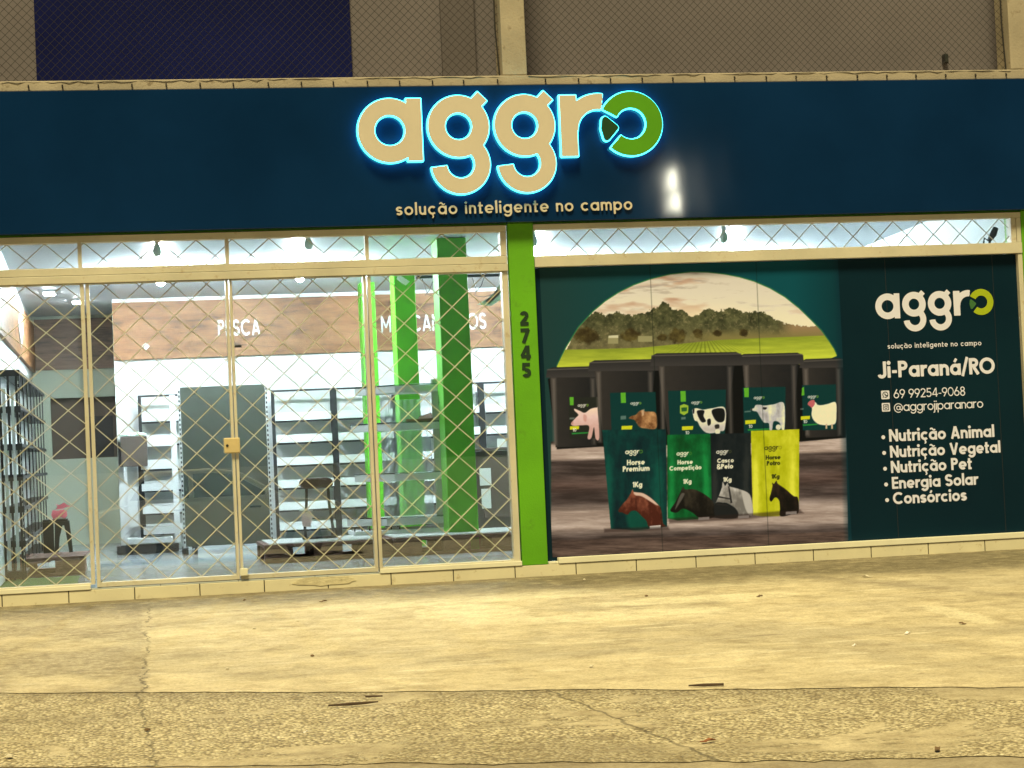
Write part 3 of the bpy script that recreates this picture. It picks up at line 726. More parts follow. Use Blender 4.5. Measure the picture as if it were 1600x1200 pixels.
# --- the printed picture, painted into a canvas in the print's own coordinates (photo units 838..1330 x 398..888)
CX0, CY0, SC = 838, 398, 2
CW, CH = 494*SC, 492*SC
yy_, xx_ = np.mgrid[0:CH, 0:CW]; xx_ = xx_/SC+CX0; yy_ = yy_/SC+CY0
def fbm(sx, sy, seed, octv=4, gain=.55):
    rg = np.random.RandomState(seed); out = np.zeros((CH, CW)); amp = 1.; tot = 0.
    for o in range(octv):
        nx, ny = int(CW/SC/sx*2**o)+3, int(CH/SC/sy*2**o)+3
        g = rg.rand(ny, nx); fx = (xx_-CX0)/sx*2**o; fy = (yy_-CY0)/sy*2**o
        ix, iy = fx.astype(int), fy.astype(int); tx, ty = fx-ix, fy-iy; tx = tx*tx*(3-2*tx); ty = ty*ty*(3-2*ty)
        out += amp*((g[iy, ix]*(1-tx)+g[iy, ix+1]*tx)*(1-ty)+(g[iy+1, ix]*(1-tx)+g[iy+1, ix+1]*tx)*ty); tot += amp; amp *= gain
    return out/tot
CAN = np.zeros((CH, CW, 3))
def spline(pts, n=6):
    p = np.array(pts, float); m = len(p); out = []
    for i in range(m):
        a, b, c, d = p[i-1], p[i], p[(i+1) % m], p[(i+2) % m]
        for k in range(n):
            t_ = k/n; out.append(.5*((2*b)+(-a+c)*t_+(2*a-5*b+4*c-d)*t_**2+(-a+3*b-3*c+d)*t_**3))
    return np.array(out)
def mask(pts, feather=.7, smooth=False):
    p = spline(pts) if smooth else np.array(pts, float)
    x0, y0 = p.min(0)-3; x1, y1 = p.max(0)+3
    i0, i1 = max(0, int((x0-CX0)*SC)), min(CW, int((x1-CX0)*SC)+1); j0, j1 = max(0, int((y0-CY0)*SC)), min(CH, int((y1-CY0)*SC)+1)
    A = np.zeros((CH, CW))
    if i1 > i0 and j1 > j0:
        d = Poly(p).sd(xx_[j0:j1, i0:i1], yy_[j0:j1, i0:i1]); A[j0:j1, i0:i1] = np.clip(.5-d/feather, 0, 1)
    return A
def fill(A, c):
    c = np.array(c, float) if not isinstance(c, np.ndarray) else c
    CAN[:] = CAN*(1-A[..., None])+A[..., None]*c
def grad(v, a, b, ca, cb):
    t_ = np.clip((v-a)/(b-a), 0, 1)[..., None]; return np.array(ca)*(1-t_)+np.array(cb)*t_
def lerp(f, ca, cb): f = np.clip(f, 0, 1)[..., None]; return np.array(ca)*(1-f)+np.array(cb)*f
def ptext(txt, x, y, xh, c, w=.2, track=.08, width=None):
    tw, P = text_prims(txt, w, track); k = xh if width is None else width/tw
    for g in P:
        for p in g:
            a = p.bb(); i0, i1 = max(0, int((x+a[0]*k-2-CX0)*SC)), min(CW, int((x+a[2]*k+2-CX0)*SC)); j0, j1 = max(0, int((y-a[3]*k-2-CY0)*SC)), min(CH, int((y-a[1]*k+4-CY0)*SC))
            if i1 <= i0 or j1 <= j0: continue
            X, Y = xx_[j0:j1, i0:i1], yy_[j0:j1, i0:i1]
            d = p.sd((X-x)/k, (y-.045*(X-x)-Y)/k)*k; A = np.clip(.5-d/.8, 0, 1)[..., None]
            CAN[j0:j1, i0:i1] = CAN[j0:j1, i0:i1]*(1-A)+A*np.array(c, float)
def plogo(cx, cy, L, c, c2):
    s = L/1040
    for n, ps in LP.items():
        col = c2 if n in ('o', 'leaf') else c
        for p in ps:
            a = p.bb(); i0, i1 = max(0, int((cx+a[0]*s-2-CX0)*SC)), min(CW, int((cx+a[2]*s+2-CX0)*SC)); j0, j1 = max(0, int((cy-a[3]*s-3-CY0)*SC)), min(CH, int((cy-a[1]*s+3-CY0)*SC))
            if i1 <= i0 or j1 <= j0: continue
            X, Y = xx_[j0:j1, i0:i1], yy_[j0:j1, i0:i1]
            d = p.sd((X-cx)/s, (cy-.04*(X-cx)-Y)/s)*s; A = np.clip(.5-d/.7, 0, 1)[..., None]
            CAN[j0:j1, i0:i1] = CAN[j0:j1, i0:i1]*(1-A)+A*np.array(col, float)
cre = fbm(9, 30, 11, 4, .6)
n1, n2, n3, n4 = fbm(60, 14, 1), fbm(12, 10, 2, 5, .6), fbm(40, 5, 3, 5, .6), fbm(6, 6, 4, 4, .6)
n6 = fbm(3.4, 3.4, 8, 4, .65)
n5 = fbm(46, 3.4, 5, 5, .68)
CAN[:] = lerp((xx_-850)/250, (28, 58, 50), (8, 72, 70))
CAN[:] = CAN*(1-np.clip((xx_-1240)/90, 0, 1)[..., None]*.35)
arch = [(870, 573), (885, 542.5), (904, 512), (927, 487), (946, 471), (966, 458), (990, 446), (1015, 437), (1048, 429), (1080, 425.5), (1106, 426), (1132, 429), (1155, 433.5), (1177.5, 440), (1203, 451), (1226, 464.5), (1248, 482), (1268.5, 502), (1283, 517), (1294.5, 533), (1303, 546), (1307.5, 556), (1200, 600), (900, 600)]
AM = mask(arch)
fill(mask([(x-.5*(1 if x < 1085 else -1)*2, y-1.6) for x, y in arch]), (40, 110, 60)); fill(AM, lerp((yy_-430)/90, (214, 200, 166), (242, 228, 186)))
fill(AM*np.clip((n1-.52)*5, 0, 1)*np.clip((505-yy_)/40, 0, 1), (190, 148, 112)); fill(AM*np.clip((n3-.56)*6, 0, 1)*np.clip((500-yy_)/50, 0, 1)*.7, (164, 148, 126))
fill(AM*np.clip(1-np.hypot((xx_-1090)/120, (yy_-500)/28), 0, 1)*.8, (248, 222, 160))
trees = [(880, 560), (895, 523), (905, 508), (927, 488), (934, 486), (946, 493), (962, 487), (988, 492), (1014, 487), (1028, 478), (1036, 472), (1044, 474), (1050, 484), (1066, 484), (1080, 494), (1092, 491), (1102, 482), (1122, 486), (1144, 480), (1162, 487), (1196, 487), (1210, 497), (1226, 505), (1270, 511), (1300, 512), (1300, 545), (880, 560)]
ty = np.interp(xx_, [p[0] for p in trees[:-2]], [p[1] for p in trees[:-2]])+ (n4-.5)*5+(n6-.5)*8
TM = AM*np.clip((yy_-ty)*1.2, 0, 1)
fill(TM, lerp(((n2*.5+n4*.5)-.3)*2.2, (48, 50, 28), (104, 102, 60)))
fill(TM*np.clip((yy_-500)/40, 0, 1)*.45, (150, 132, 84)); fill(TM*np.clip((n6-.58)*6, 0, 1)*.5, (150, 134, 88))
fill(TM*np.clip((xx_-1215)/25, 0, 1), (150, 122, 78)); fill(TM*np.clip((yy_-513)/14, 0, 1)*np.clip((xx_-1060)/60, 0, 1), (128, 116, 62))
fy = np.interp(xx_, [870, 930, 1000, 1060, 1120, 1180, 1310], [546, 545, 543, 537, 531, 528, 523])
FM = AM*np.clip((yy_-fy)*1.0, 0, 1)
fill(FM, lerp((yy_-fy)/34+(n3-.5)*.8, (134, 146, 40), (198, 206, 58)))
fill(FM*np.clip(np.sin((xx_-1100)/(.6+np.maximum(yy_-528, 0)*.055)*1.4)*.9, 0, 1)*np.clip(1-np.abs(xx_-1105)/75, 0, 1)*.65, (84, 92, 22))
for cx, cy, rx, ry in ((1059, 525, 15, 14), (1091, 521, 10, 9), (1120, 521, 9, 6), (1162, 520, 8, 7), (985, 524, 16, 11), (915, 524, 22, 15), (1034, 527, 9, 6)):
    d = np.hypot((xx_-cx)/rx, (yy_-cy)/ry)+(n4-.5)*.8; fill(AM*np.clip((1-d)*3, 0, 1), lerp((n2-.3)*2, (52, 42, 20), (104, 92, 44)))
for x0, y0, x1, y1 in ((950, 526, 966, 537), (997, 525, 1019, 534)): fill(mask([(x0, y0), (x1, y0), (x1, y1), (x0, y1)]), (150, 142, 92))
fill(mask([(951, 524.5), (966, 523.5), (966, 528), (951, 528)]), (206, 198, 150))
# timber steps
WOOD = mask([(861, 690), (1322, 672), (1326, 880), (861, 880)], 1.5)
n7 = fbm(70, 9, 13, 5, .6)
lite = lerp((n5-.30)*1.3+(n7-.5)*.9, (158, 136, 116), (230, 208, 184)); darkw = lerp((n5-.30)*.8+(n7-.42)*1.3, (54, 44, 38), (118, 100, 88))
yl = yy_+(xx_-861)*.030
fill(WOOD, darkw)
def band(a, b, f): return WOOD*np.clip((yl-a)/f, 0, 1)*np.clip((b-yl)/f, 0, 1)
fill(band(692, 722, 4), lite); fill(band(786, 842, 16)*.98, lite*.98)
fill(band(742, 775, 14)*.35, lerp(n5, (80, 55, 46), (140, 104, 84)))
fill(band(843, 900, 3), lerp((n5-.3)*2, (62, 48, 40), (112, 90, 74)))
# buckets
fill(mask([(856, 592), (920, 575), (1160, 566), (1320, 572), (1322, 684), (1252, 690), (940, 698), (870, 702)], 1.5), (12, 14, 13))
def bucket(x0, x1, yt, yb, rim, taper, lab, labc=(6, 52, 46)):
    fill(mask([(x0+taper, yt+rim), (x1-taper, yt+rim-1), (x1-taper*2.5, yb-2), (x0+taper*2.5, yb)]), lerp((xx_-x0)/(x1-x0)+.2*(n2-.5), (54, 49, 42), (26, 27, 26)))
    for xe, k in ((x0+taper+6, 1), (x1-taper-8, .8)):
        fill(mask([(xe-3, yt+rim+2), (xe+3, yt+rim+2), (xe+5, yb-4), (xe, yb-4)], 5)*.75*k, (112, 102, 88))
    if lab: fill(mask(lab), labc)
    fill(mask([(x0+2, yt+5), (x0+10, yt+1), (x1-10, yt-1), (x1-1, yt+3), (x1, yt+rim), (x0, yt+rim+1)], 1.), lerp((yy_-yt)/rim, (40, 39, 36), (60, 56, 50)))
    fill(mask([(x0+2, yt+4), (x1-2, yt+1), (x1-2, yt+2.5), (x0+2, yt+5.5)], 1.5)*.9, (98, 90, 76))
Z7 = lambda l: [(840+x/3.2, 540+y/3.2) for x, y in l]
bucket(853, 940, 573, 699, 16, 6, Z7([(155, 262), (310, 256), (310, 462), (160, 466)]), (36, 38, 30))
bucket(1249, 1322, 560, 684, 14, 4, Z7([(1322, 198), (1492, 194), (1494, 420), (1326, 424)]))
bucket(919, 1034, 562, 695, 17, 10, Z7([(362, 236), (590, 232), (600, 470), (372, 474)]))
bucket(1152, 1256, 552, 690, 17, 8, Z7([(1026, 210), (1240, 206), (1236, 450), (1032, 452)]))
bucket(1016, 1160, 551, 695, 20, 12, Z7([(652, 226), (942, 220), (936, 450), (662, 454)]))
W_, LG = (238, 230, 205), (130, 190, 40)
for q in ([(160, 258), (180, 257), (180, 298), (162, 298)], [(415, 236), (440, 235), (442, 286), (417, 287)], [(714, 228), (740, 227), (742, 280), (716, 281)], [(1032, 212), (1056, 211), (1056, 257), (1034, 258)], [(1322, 212), (1332, 206), (1334, 248), (1320, 250)]): fill(mask(Z7(q)), (92, 168, 40))
for cx, cy in ((206, 300), (470, 290), (774, 286), (1086, 262), (1356, 257)): plogo(840+cx/3.2, 540+cy/3.2, 13.5, (214, 206, 184), (120, 160, 50))
for q in ([(162, 404), (208, 402), (206, 418), (162, 420)], [(420, 402), (474, 400), (472, 418), (420, 420)], [(722, 404), (778, 402), (776, 420), (722, 423)], [(1038, 374), (1092, 371), (1090, 390), (1038, 393)], [(1316, 354), (1362, 351), (1361, 368), (1316, 371)]): fill(mask(Z7(q)), (206, 204, 30))
fill(mask(Z7([(712, 300), (732, 292), (754, 300), (752, 336), (732, 348), (712, 338)])), (150, 180, 50)); fill(mask(Z7([(718, 310), (748, 308), (746, 328), (720, 330)])), (40, 90, 40))
for q in ([(170, 436), (260, 432), (260, 438), (172, 444)], [(1050, 418), (1160, 414), (1160, 420), (1052, 426)], [(1326, 394), (1400, 390), (1400, 396), (1328, 402)]): fill(mask(Z7(q)), (40, 130, 50))
for x, y in ((176, 424), (740, 438), (1056, 406), (1330, 382)): ptext('10', 840+x/3.2, 540+(y+6)/3.2, 5, W_, .22)
for q in ([(160, 360), (184, 359), (184, 368), (160, 369)], [(415, 352), (442, 350), (442, 368), (415, 370)], [(718, 358), (740, 356), (740, 368), (718, 370)], [(1034, 328), (1066, 325), (1066, 332), (1034, 334)], [(1314, 314), (1330, 313), (1330, 320), (1314, 321)]): fill(mask(Z7(q), 1.2)*.55, (150, 160, 140))
# animals on the labels
pig = Z7([(168, 388), (190, 362), (204, 346), (186, 326), (184, 316), (210, 326), (236, 336), (266, 316), (298, 310), (300, 320), (308, 460), (290, 464), (282, 408), (268, 462), (250, 462), (258, 404), (222, 398), (186, 402), (172, 398)])
A = mask(pig, .9, True); fill(A, lerp((yy_-640)/30+(n4-.5)*.4, (240, 208, 190), (205, 160, 142))); fill(mask(Z7([(230, 345), (246, 352), (242, 380), (230, 372)]), 2, True)*.6, (190, 130, 112)); fill(mask(Z7([(168, 382), (178, 380), (178, 394), (170, 394)]), 1.5)*.6, (180, 118, 104))
A = mask(Z7([(456, 362), (470, 352), (490, 346), (506, 330), (522, 322), (540, 330), (560, 330), (592, 340), (594, 412), (540, 414), (512, 408), (498, 392), (484, 372), (470, 368)]), .9, True); fill(A, lerp((n4-.5)*.7+(n2-.5)*1.2+.5, (92, 54, 26), (216, 164, 104))); fill(mask(Z7([(500, 340), (520, 338), (516, 404), (500, 390)]), 2, True)*.5, (80, 46, 24)); fill(mask(Z7([(520, 322), (534, 318), (532, 348), (522, 352)]), 1.5)*.7, (222, 186, 140))
A = mask(Z7([(774, 322), (786, 314), (800, 314), (830, 320), (870, 314), (936, 312), (936, 414), (912, 428), (870, 438), (838, 432), (812, 404), (800, 380), (786, 374), (778, 350)]), .9, True); fill(A, lerp((n4-.5)*.5+.6, (200, 190, 168), (244, 238, 220)))
for q in ([(796, 330), (812, 322), (834, 326), (830, 352), (842, 378), (822, 384), (806, 362)], [(872, 322), (930, 316), (934, 372), (908, 384), (884, 366)], [(848, 372), (864, 366), (866, 392), (852, 400)], [(886, 398), (906, 394), (908, 412), (890, 416)], [(776, 318), (784, 314), (782, 340), (776, 336)]): fill(A*mask(Z7(q), 1, True), (20, 22, 20))
fill(A*mask(Z7([(812, 404), (936, 396), (930, 440), (830, 440)]), 10)*.35, (120, 104, 84))
A = mask(Z7([(1064, 318), (1082, 312), (1090, 298), (1112, 296), (1134, 300), (1180, 294), (1232, 290), (1234, 416), (1220, 416), (1208, 384), (1180, 380), (1172, 422), (1160, 420), (1156, 388), (1132, 384), (1112, 356), (1098, 332), (1078, 326)]), .9, True); fill(A, lerp((n4-.5)*.6+(cre-.5)*1.2+.6, (150, 144, 132), (240, 236, 226))); fill(mask(Z7([(1128, 308), (1146, 310), (1140, 320), (1128, 318)]), 1.2, True), (36, 34, 32)); fill(mask(Z7([(1064, 316), (1074, 312), (1074, 324), (1066, 324)]), 1), (60, 54, 50))
fill(A*mask(Z7([(1130, 340), (1150, 330), (1160, 386), (1140, 384)]), 5)*.5, (120, 112, 102))
A = mask(Z7([(1366, 286), (1378, 278), (1392, 286), (1400, 296), (1420, 298), (1450, 292), (1490, 284), (1494, 340), (1490, 386), (1470, 396), (1440, 398), (1404, 392), (1380, 372), (1370, 346), (1372, 316)]), .9, True); fill(A, lerp((n4-.5)*.5+.7, (214, 206, 182), (248, 242, 222))); fill(mask(Z7([(1350, 292), (1362, 276), (1382, 272), (1386, 292), (1372, 310), (1362, 304)]), 1, True), (190, 96, 92))
for x in (1440, 1468): fill(mask(Z7([(x, 392), (x+8, 392), (x+8, 416), (x, 416)]), .8), (208, 176, 130))
for x, y in ((1204, 408), (900, 430)): fill(np.clip((1-np.hypot(xx_-840-x/3.2, yy_-540-y/3.2)/4.6)*5, 0, 1), (222, 216, 196))
# pouches
Z6 = lambda l: [(940+x/4.706, 660+y/4.706) for x, y in l]
def pouch(pts, ca, cb):
    A = mask(pts, .8); xs_ = [p[0] for p in pts]; x0, x1 = min(xs_), max(xs_)
    u = (xx_-x0)/(x1-x0); edge = np.exp(-((u-.10)/.07)**2)+np.exp(-((u-.86)/.08)**2)*1.1
    f = (cre-.5)*.8+(n2-.5)*.5+edge*.75*np.clip((yy_-690)/40, .15, 1)+.30+.25*np.clip((705-yy_)/30, 0, 1)*(n2-.3)
    fill(A, lerp(f, ca, cb)); return A
p1 = pouch(Z6([(4, 56), (474, 50), (482, 766), (420, 775), (250, 792), (68, 784)]), (2, 32, 34), (10, 76, 60))
p2 = pouch(Z6([(482, 92), (806, 84), (814, 690), (700, 712), (560, 722), (486, 706)]), (2, 66, 26), (22, 132, 58))
p3 = pouch(Z6([(800, 84), (1094, 78), (1108, 672), (980, 700), (900, 708), (812, 700)]), (10, 20, 22), (40, 44, 40))
p4 = pouch(Z6([(1098, 62), (1454, 50), (1450, 640), (1300, 690), (1180, 692), (1112, 680)]), (168, 170, 8), (226, 222, 60))
plogo(979.6, 706.8, 22, W_, (70, 110, 40)); plogo(1059.5, 709.4, 19, W_, (60, 110, 40)); plogo(1121.5, 706.6, 19, (220, 214, 190), (60, 66, 40)); plogo(1197, 700.5, 22, (70, 70, 16), (150, 150, 20))
for x, y, wd, tx, c in ((979.5, 727, 28, 'Horse', W_), (973, 737.3, 42, 'Premium', W_), (1058.5, 726, 24, 'Horse', W_), (1046, 735.5, 50, 'Competição', W_), (1120.5, 723.5, 26, 'Casco', W_), (1120.5, 733, 25, '&Pelo', W_), (1196.5, 718.4, 23, 'Horse', (40, 44, 14)), (1198, 727.4, 21, 'Potro', (40, 44, 14)), (988.5, 761.5, 15, '1Kg', W_), (1067.5, 756, 13, '1Kg', W_), (1130, 753, 13, '1Kg', W_), (1205.5, 748, 12.5, '1Kg', (40, 44, 14))): ptext(tx, x, y, 8, c, .24, .05, wd)
def ndi(A, k=9):
    c = np.cumsum(np.cumsum(np.pad(A, k, mode='edge'), 0), 1); n = 2*k
    B_ = (c[n:, n:]-c[:-n, n:]-c[n:, :-n]+c[:-n, :-n])/(n*n); return B_[:A.shape[0], :A.shape[1]]
def horse(pts, ca, cb, mane=None, mc=None, P=None):
    A = mask(Z6(pts), .9, True); 
    if P is not None: A = A*np.clip(P+.0, 0, 1)
    fill(A, lerp((n4-.5)*.6+(cre-.5)*1.1+.5+(740-yy_)/120+.35*np.clip(np.gradient(ndi(A), axis=0)*9, -1, 1), ca, cb))
    if mane: fill(A*mask(Z6(mane), 1.6, True), mc)
    return A
fill(mask(Z6([(190, 672), (250, 640), (330, 700), (345, 775), (230, 790), (190, 740)]), 6, True)*.6, (10, 90, 62))
horse([(124, 644), (150, 606), (186, 566), (214, 520), (228, 492), (240, 512), (300, 520), (352, 548), (410, 600), (438, 640), (452, 740), (470, 764), (356, 772), (330, 724), (296, 690), (256, 652), (216, 652), (190, 678), (150, 662), (130, 660)], (74, 32, 20), (178, 106, 74), [(238, 512), (300, 516), (420, 596), (400, 606), (300, 546), (250, 536)], (216, 180, 150))
fill(mask(Z6([(246, 560), (256, 560), (262, 640), (252, 640)]), 1)*.6, (60, 26, 18))
horse([(506, 642), (540, 590), (566, 540), (590, 490), (602, 474), (616, 492), (680, 492), (760, 530), (822, 590), (834, 690), (730, 706), (668, 664), (600, 634), (556, 662), (520, 660)], (20, 18, 14), (66, 58, 42), [(566, 560), (590, 520), (610, 530), (570, 600), (540, 640)], (84, 78, 66))
horse([(832, 612), (862, 540), (884, 480), (890, 436), (908, 466), (926, 444), (940, 470), (1010, 490), (1084, 524), (1106, 590), (1106, 690), (1000, 694), (990, 640), (944, 604), (900, 590), (866, 616), (850, 624)], (116, 110, 96), (226, 218, 196), [(1030, 500), (1080, 524), (1106, 590), (1106, 690), (1060, 640)], (186, 178, 158))
fill(mask(Z6([(832, 600), (890, 590), (990, 640), (998, 700), (900, 708), (836, 690)]), 1.5, True), (28, 30, 28))
for q in ([(930, 470), (940, 470), (962, 590), (948, 596)], [(858, 540), (950, 560), (950, 568), (856, 552)], [(848, 596), (930, 606), (930, 614), (846, 606)]): fill(mask(Z6(q), 1), (40, 38, 34))
horse([(1234, 562), (1246, 516), (1256, 468), (1254, 444), (1268, 450), (1286, 428), (1296, 450), (1352, 490), (1410, 540), (1444, 556), (1448, 660), (1400, 676), (1316, 690), (1312, 630), (1304, 572), (1276, 552), (1248, 582)], (16, 14, 10), (62, 44, 30))
for x, y in ((354, 756), (712, 694), (1004, 682), (1354, 652)): fill(mask(Z6([(x, y+6), (x+80, y), (x+80, y+20), (x, y+26)])), (228, 218, 200))
for q in ([(944, 826), (1044, 822), (1046, 828), (944, 832)], [(1044, 810), (1176, 802), (1250, 796), (1256, 802), (1180, 810), (1046, 818)]): fill(mask(q, 3)*.55, (44, 30, 24))
# film seams
for xs0 in (1022, 1188):
    fill(np.clip(1-np.abs(xx_-xs0-(yy_-560)*.045)/1.1, 0, 1)*.45, (10, 20, 16))
fill(np.clip(((xx_-1306-(yy_-410)*.04)+6)/10, 0, 1)*.5, (8, 40, 44))
# sample the canvas onto a fine grid mesh
gx = np.arange(4.322, 6.858, .0042); gz = np.arange(.182, 2.520, .0042); NX, NZ = len(gx), len(gz)
GX, GZ = np.meshgrid(gx, gz); P3 = np.stack([GX, np.full_like(GX, YP-.0015), GZ], -1)
D = P3-CAM; zc = D@AF; PX = 800+F_PX*(D@AR)/zc; PY = 600-F_PX*(D@AU)/zc
fx = np.clip((PX-CX0)*SC, 0, CW-1.001); fy_ = np.clip((PY-CY0)*SC, 0, CH-1.001); ix, iy = fx.astype(int), fy_.astype(int); tx, ty_ = (fx-ix)[..., None], (fy_-iy)[..., None]
pic = (CAN[iy, ix]*(1-tx)+CAN[iy, ix+1]*tx)*(1-ty_)+(CAN[iy+1, ix]*(1-tx)+CAN[iy+1, ix+1]*tx)*ty_
pic = pic/255; lin = np.where(pic <= .04045, pic/12.92, ((pic+.055)/1.055)**2.4)
lin = lin*np.array([.94, 1.10, 2.05]); lin = np.clip(lin, 0.002, .85)
me = bpy.data.meshes.new('picture')
me.vertices.add(NX*NZ); me.vertices.foreach_set('co', P3.reshape(-1))
ii = (np.arange(NZ-1)[:, None]*NX+np.arange(NX-1)[None]).reshape(-1)
quads = np.stack([ii, ii+1, ii+NX+1, ii+NX], -1).astype(np.int32)
me.loops.add(quads.size); me.loops.foreach_set('vertex_index', quads.reshape(-1))
me.polygons.add(len(quads)); me.polygons.foreach_set('loop_start', np.arange(0, quads.size, 4, dtype=np.int32))
me.update(calc_edges=True)
ca = me.color_attributes.new('print', 'FLOAT_COLOR', 'POINT'); ca.data.foreach_set('color', np.concatenate([lin.reshape(-1, 3), np.ones((NX*NZ, 1))], 1).reshape(-1).astype(np.float32))
t = NT('printed_farm_picture'); at_ = t.new('ShaderNodeAttribute', attribute_name='print'); t.link(at_.outputs['Color'], t.b.inputs['Base Color']); t.set(Roughness=.42); t.b.inputs['Specular IOR Level'].default_value = .15
link_mesh('picture', me, t.m, PO)
# right-hand panel lettering
YT = YP-.0012
pa, po = at(1386.7, 477.6, YT), at(1533.3, 476.2, YT); pa[2] = (pa[2]+po[2])/2+.004
sm, s = place_logo(pa, po)
me = outline_mesh('shop_name', [p for n in ('a', 'g1', 'g2', 'r') for p in sm[n]], .0035, .0006); me.transform(Matrix.Translation((0, YT, 0))); link_mesh('shop_name', me, MAT['printwhite'], PO)
me = outline_mesh('shop_name_ring', sm['o'], .0035, .0006); me.transform(Matrix.Translation((0, YT, 0))); link_mesh('shop_name_ring', me, MAT['printlime'], PO)
me = outline_mesh('shop_name_leaf', sm['leaf'], .0035, .0006); me.transform(Matrix.Translation((0, YT, 0))); link_mesh('shop_name_leaf', me, MAT['printgreen'], PO)
def pline(txt, x0, y0, x1, y1, w, track=.08, capz=None, name='lettering'):
    a, b = at(x0, y0, YT), at(x1, y1, YT); return lettering(name, txt, YT, a[0], b[0], (a[2]+b[2])/2, MAT['printwhite'], PO, w, track, .0006, capz)
pline('solução inteligente no campo', 1387, 544, 1533.5, 540.5, .15, .16, name='tagline')
pline('Ji-Paraná/RO', 1373, 589, 1555, 585.5, .20, .06)
pline('69 99254-9068', 1396.5, 622, 1508.5, 618.5, .115, .055)
pline('@aggrojiparanaro', 1397, 642, 1536.5, 638, .115, .055)
for tx, x0, x1, yl_, yr in (('Nutrição Animal', 1389.6, 1554, 688.8, 684), ('Nutrição Vegetal', 1391, 1563.6, 713.3, 708.8), ('Nutrição Pet', 1392.4, 1519, 738, 734.2), ('Energia Solar', 1394, 1528.6, 762.6, 758.8), ('Consórcios', 1395.6, 1511, 787, 783.2)):
    pline(tx, x0, yl_, x1, yr, .20, .06)
    c = at(x0-9.5, yl_-5.6, YT); me = outline_mesh('bullet', [Disc(c[0], c[2], .0165)], .003, .0006); me.transform(Matrix.Translation((0, YT, 0))); link_mesh('bullet', me, MAT['printwhite'], PO)
def icon(px, py, kind):
    c = at(px, py, YT); h = .036
    me = outline_mesh('icon', [Poly([(c[0]-h+.008, c[2]-h+.008), (c[0]+h-.008, c[2]-h+.008), (c[0]+h-.008, c[2]+h-.008), (c[0]-h+.008, c[2]+h-.008)], .008)], .003, .0006); me.transform(Matrix.Translation((0, YT, 0)))
    o = link_mesh('icon', me, MAT['printwhite'], PO); x, z = c[0], c[2]
    if kind == 'phone': pr = [Arc(x, z+.002, .022, .0032, -115, 215), Seg(x-.017, z-.012, x-.022, z-.024, .003), Arc(x+.012, z+.010, .016, .0042, 170, 290)]
    else: pr = [Arc(x, z, .0105, .0028), Disc(x+.0135, z+.0135, .003), Seg(x-.017, z+.022, x+.017, z+.022, .0026), Seg(x-.017, z-.022, x+.017, z-.022, .0026), Seg(x-.022, z-.017, x-.022, z+.017, .0026), Seg(x+.022, z-.017, x+.022, z+.017, .0026), Arc(x-.017, z-.017, .005, .0026, 180, 270), Arc(x+.017, z-.017, .005, .0026, 270, 360), Arc(x+.017, z+.017, .005, .0026, 0, 90), Arc(x-.017, z+.017, .005, .0026, 90, 180)]
    me = outline_mesh('icon_mark', pr, .0012, .0005); me.transform(Matrix.Translation((0, YT-.0011, 0))); link_mesh('icon_mark', me, MAT['posterbase'], o)
icon(1383.3, 617, 'phone'); icon(1384.3, 636.3, 'camera')
# film seams on the right panel
for px in (1310, 1392, 1560):
    c = at(px, 600, YT); obj('seam', MB().box(c[0]-.002, c[0]+.002, YP-.0008, YP+.001, .185, 2.52), MAT['black'], PO)
# ================================================================== THINGS INSIDE THE SHOP
def shelf_bay(root, x0, x1, y0, y1, z0, z1, shelves, post_m, back=True, band=.075):
    """wall shelving bay facing -Y: two posts, grey back, shelves with white price edge"""
    for xa in (x0, x1-.036): obj('post', MB().box(xa, xa+.036, y0+.04, y0+.075, z0, z1), post_m, root)
    obj('top_rail', MB().box(x0+.036, x1-.036, y0+.045, y0+.070, z1-.022, z1), post_m, root)
    if back: obj('back_panel', MB().box(x0+.02, x1-.02, y1-.02, y1, z0, z1-.02), MAT['greyback'], root)
    for z in shelves:
        s_ = obj('shelf', MB().box(x0+.037, x1-.037, y0, y1-.022, z-.012, z+.010), MAT['shelfwhite'], root)
        obj('price_rail', MB().box(x0+.037, x1-.037, y0-.014, y0-.002, z-.012, z+band), MAT['shelfwhite'], s_)
        obj('shelf_lip', MB().box(x0+.037, x1-.037, y0-.010, y0+.01, z-.034, z-.014), MAT['black'], s_)
YW = 6.72
xb = [at(p, 620, YW)[0] for p in (213, 277)]; lx = [at(p, 614, YW)[0] for p in (421, 518.5, 615, 711, 750)]
rows = [1.50, 1.255, 1.005, .755, .51, .29]
bays = [(lx[0], lx[1], 'white wall shelf bay right of the grey-green panel, behind the padded stool'),
        (lx[1], lx[2], 'white wall shelf bay behind the left thin bright green column'),
        (lx[2], lx[3], 'white wall shelf bay behind the white tiered display and middle green column'),
        (lx[3], lx[4], 'white wall shelf bay hidden mostly by the broad dark green column'),
        (lx[4], lx[4]+.62, 'white wall shelf bay above the dark brown counter')]
first = None
for xa, xb2, lab in bays:
    r_ = thing('wall_shelf', lab, 'shelf unit', ((xa+xb2)/2, YW, FZ), 'white wall shelves')
    shelf_bay(r_, xa+.018, xb2+.018, YW, 7.05, FZ, 1.83, rows, MAT['black'])
r_ = thing('wall_shelf', 'white wall shelf bay left of the grey-green panel, black top corner', 'shelf unit', (1.4, YW, FZ), 'white wall shelves')
a, b_ = at(215, 620, YW)[0], at(296, 620, YW)[0]
shelf_bay(r_, a, b_, YW, 7.05, FZ, 1.83, [1.62-.07, 1.30, 1.03, .80, .55, .33], MAT['black'], True, .09)
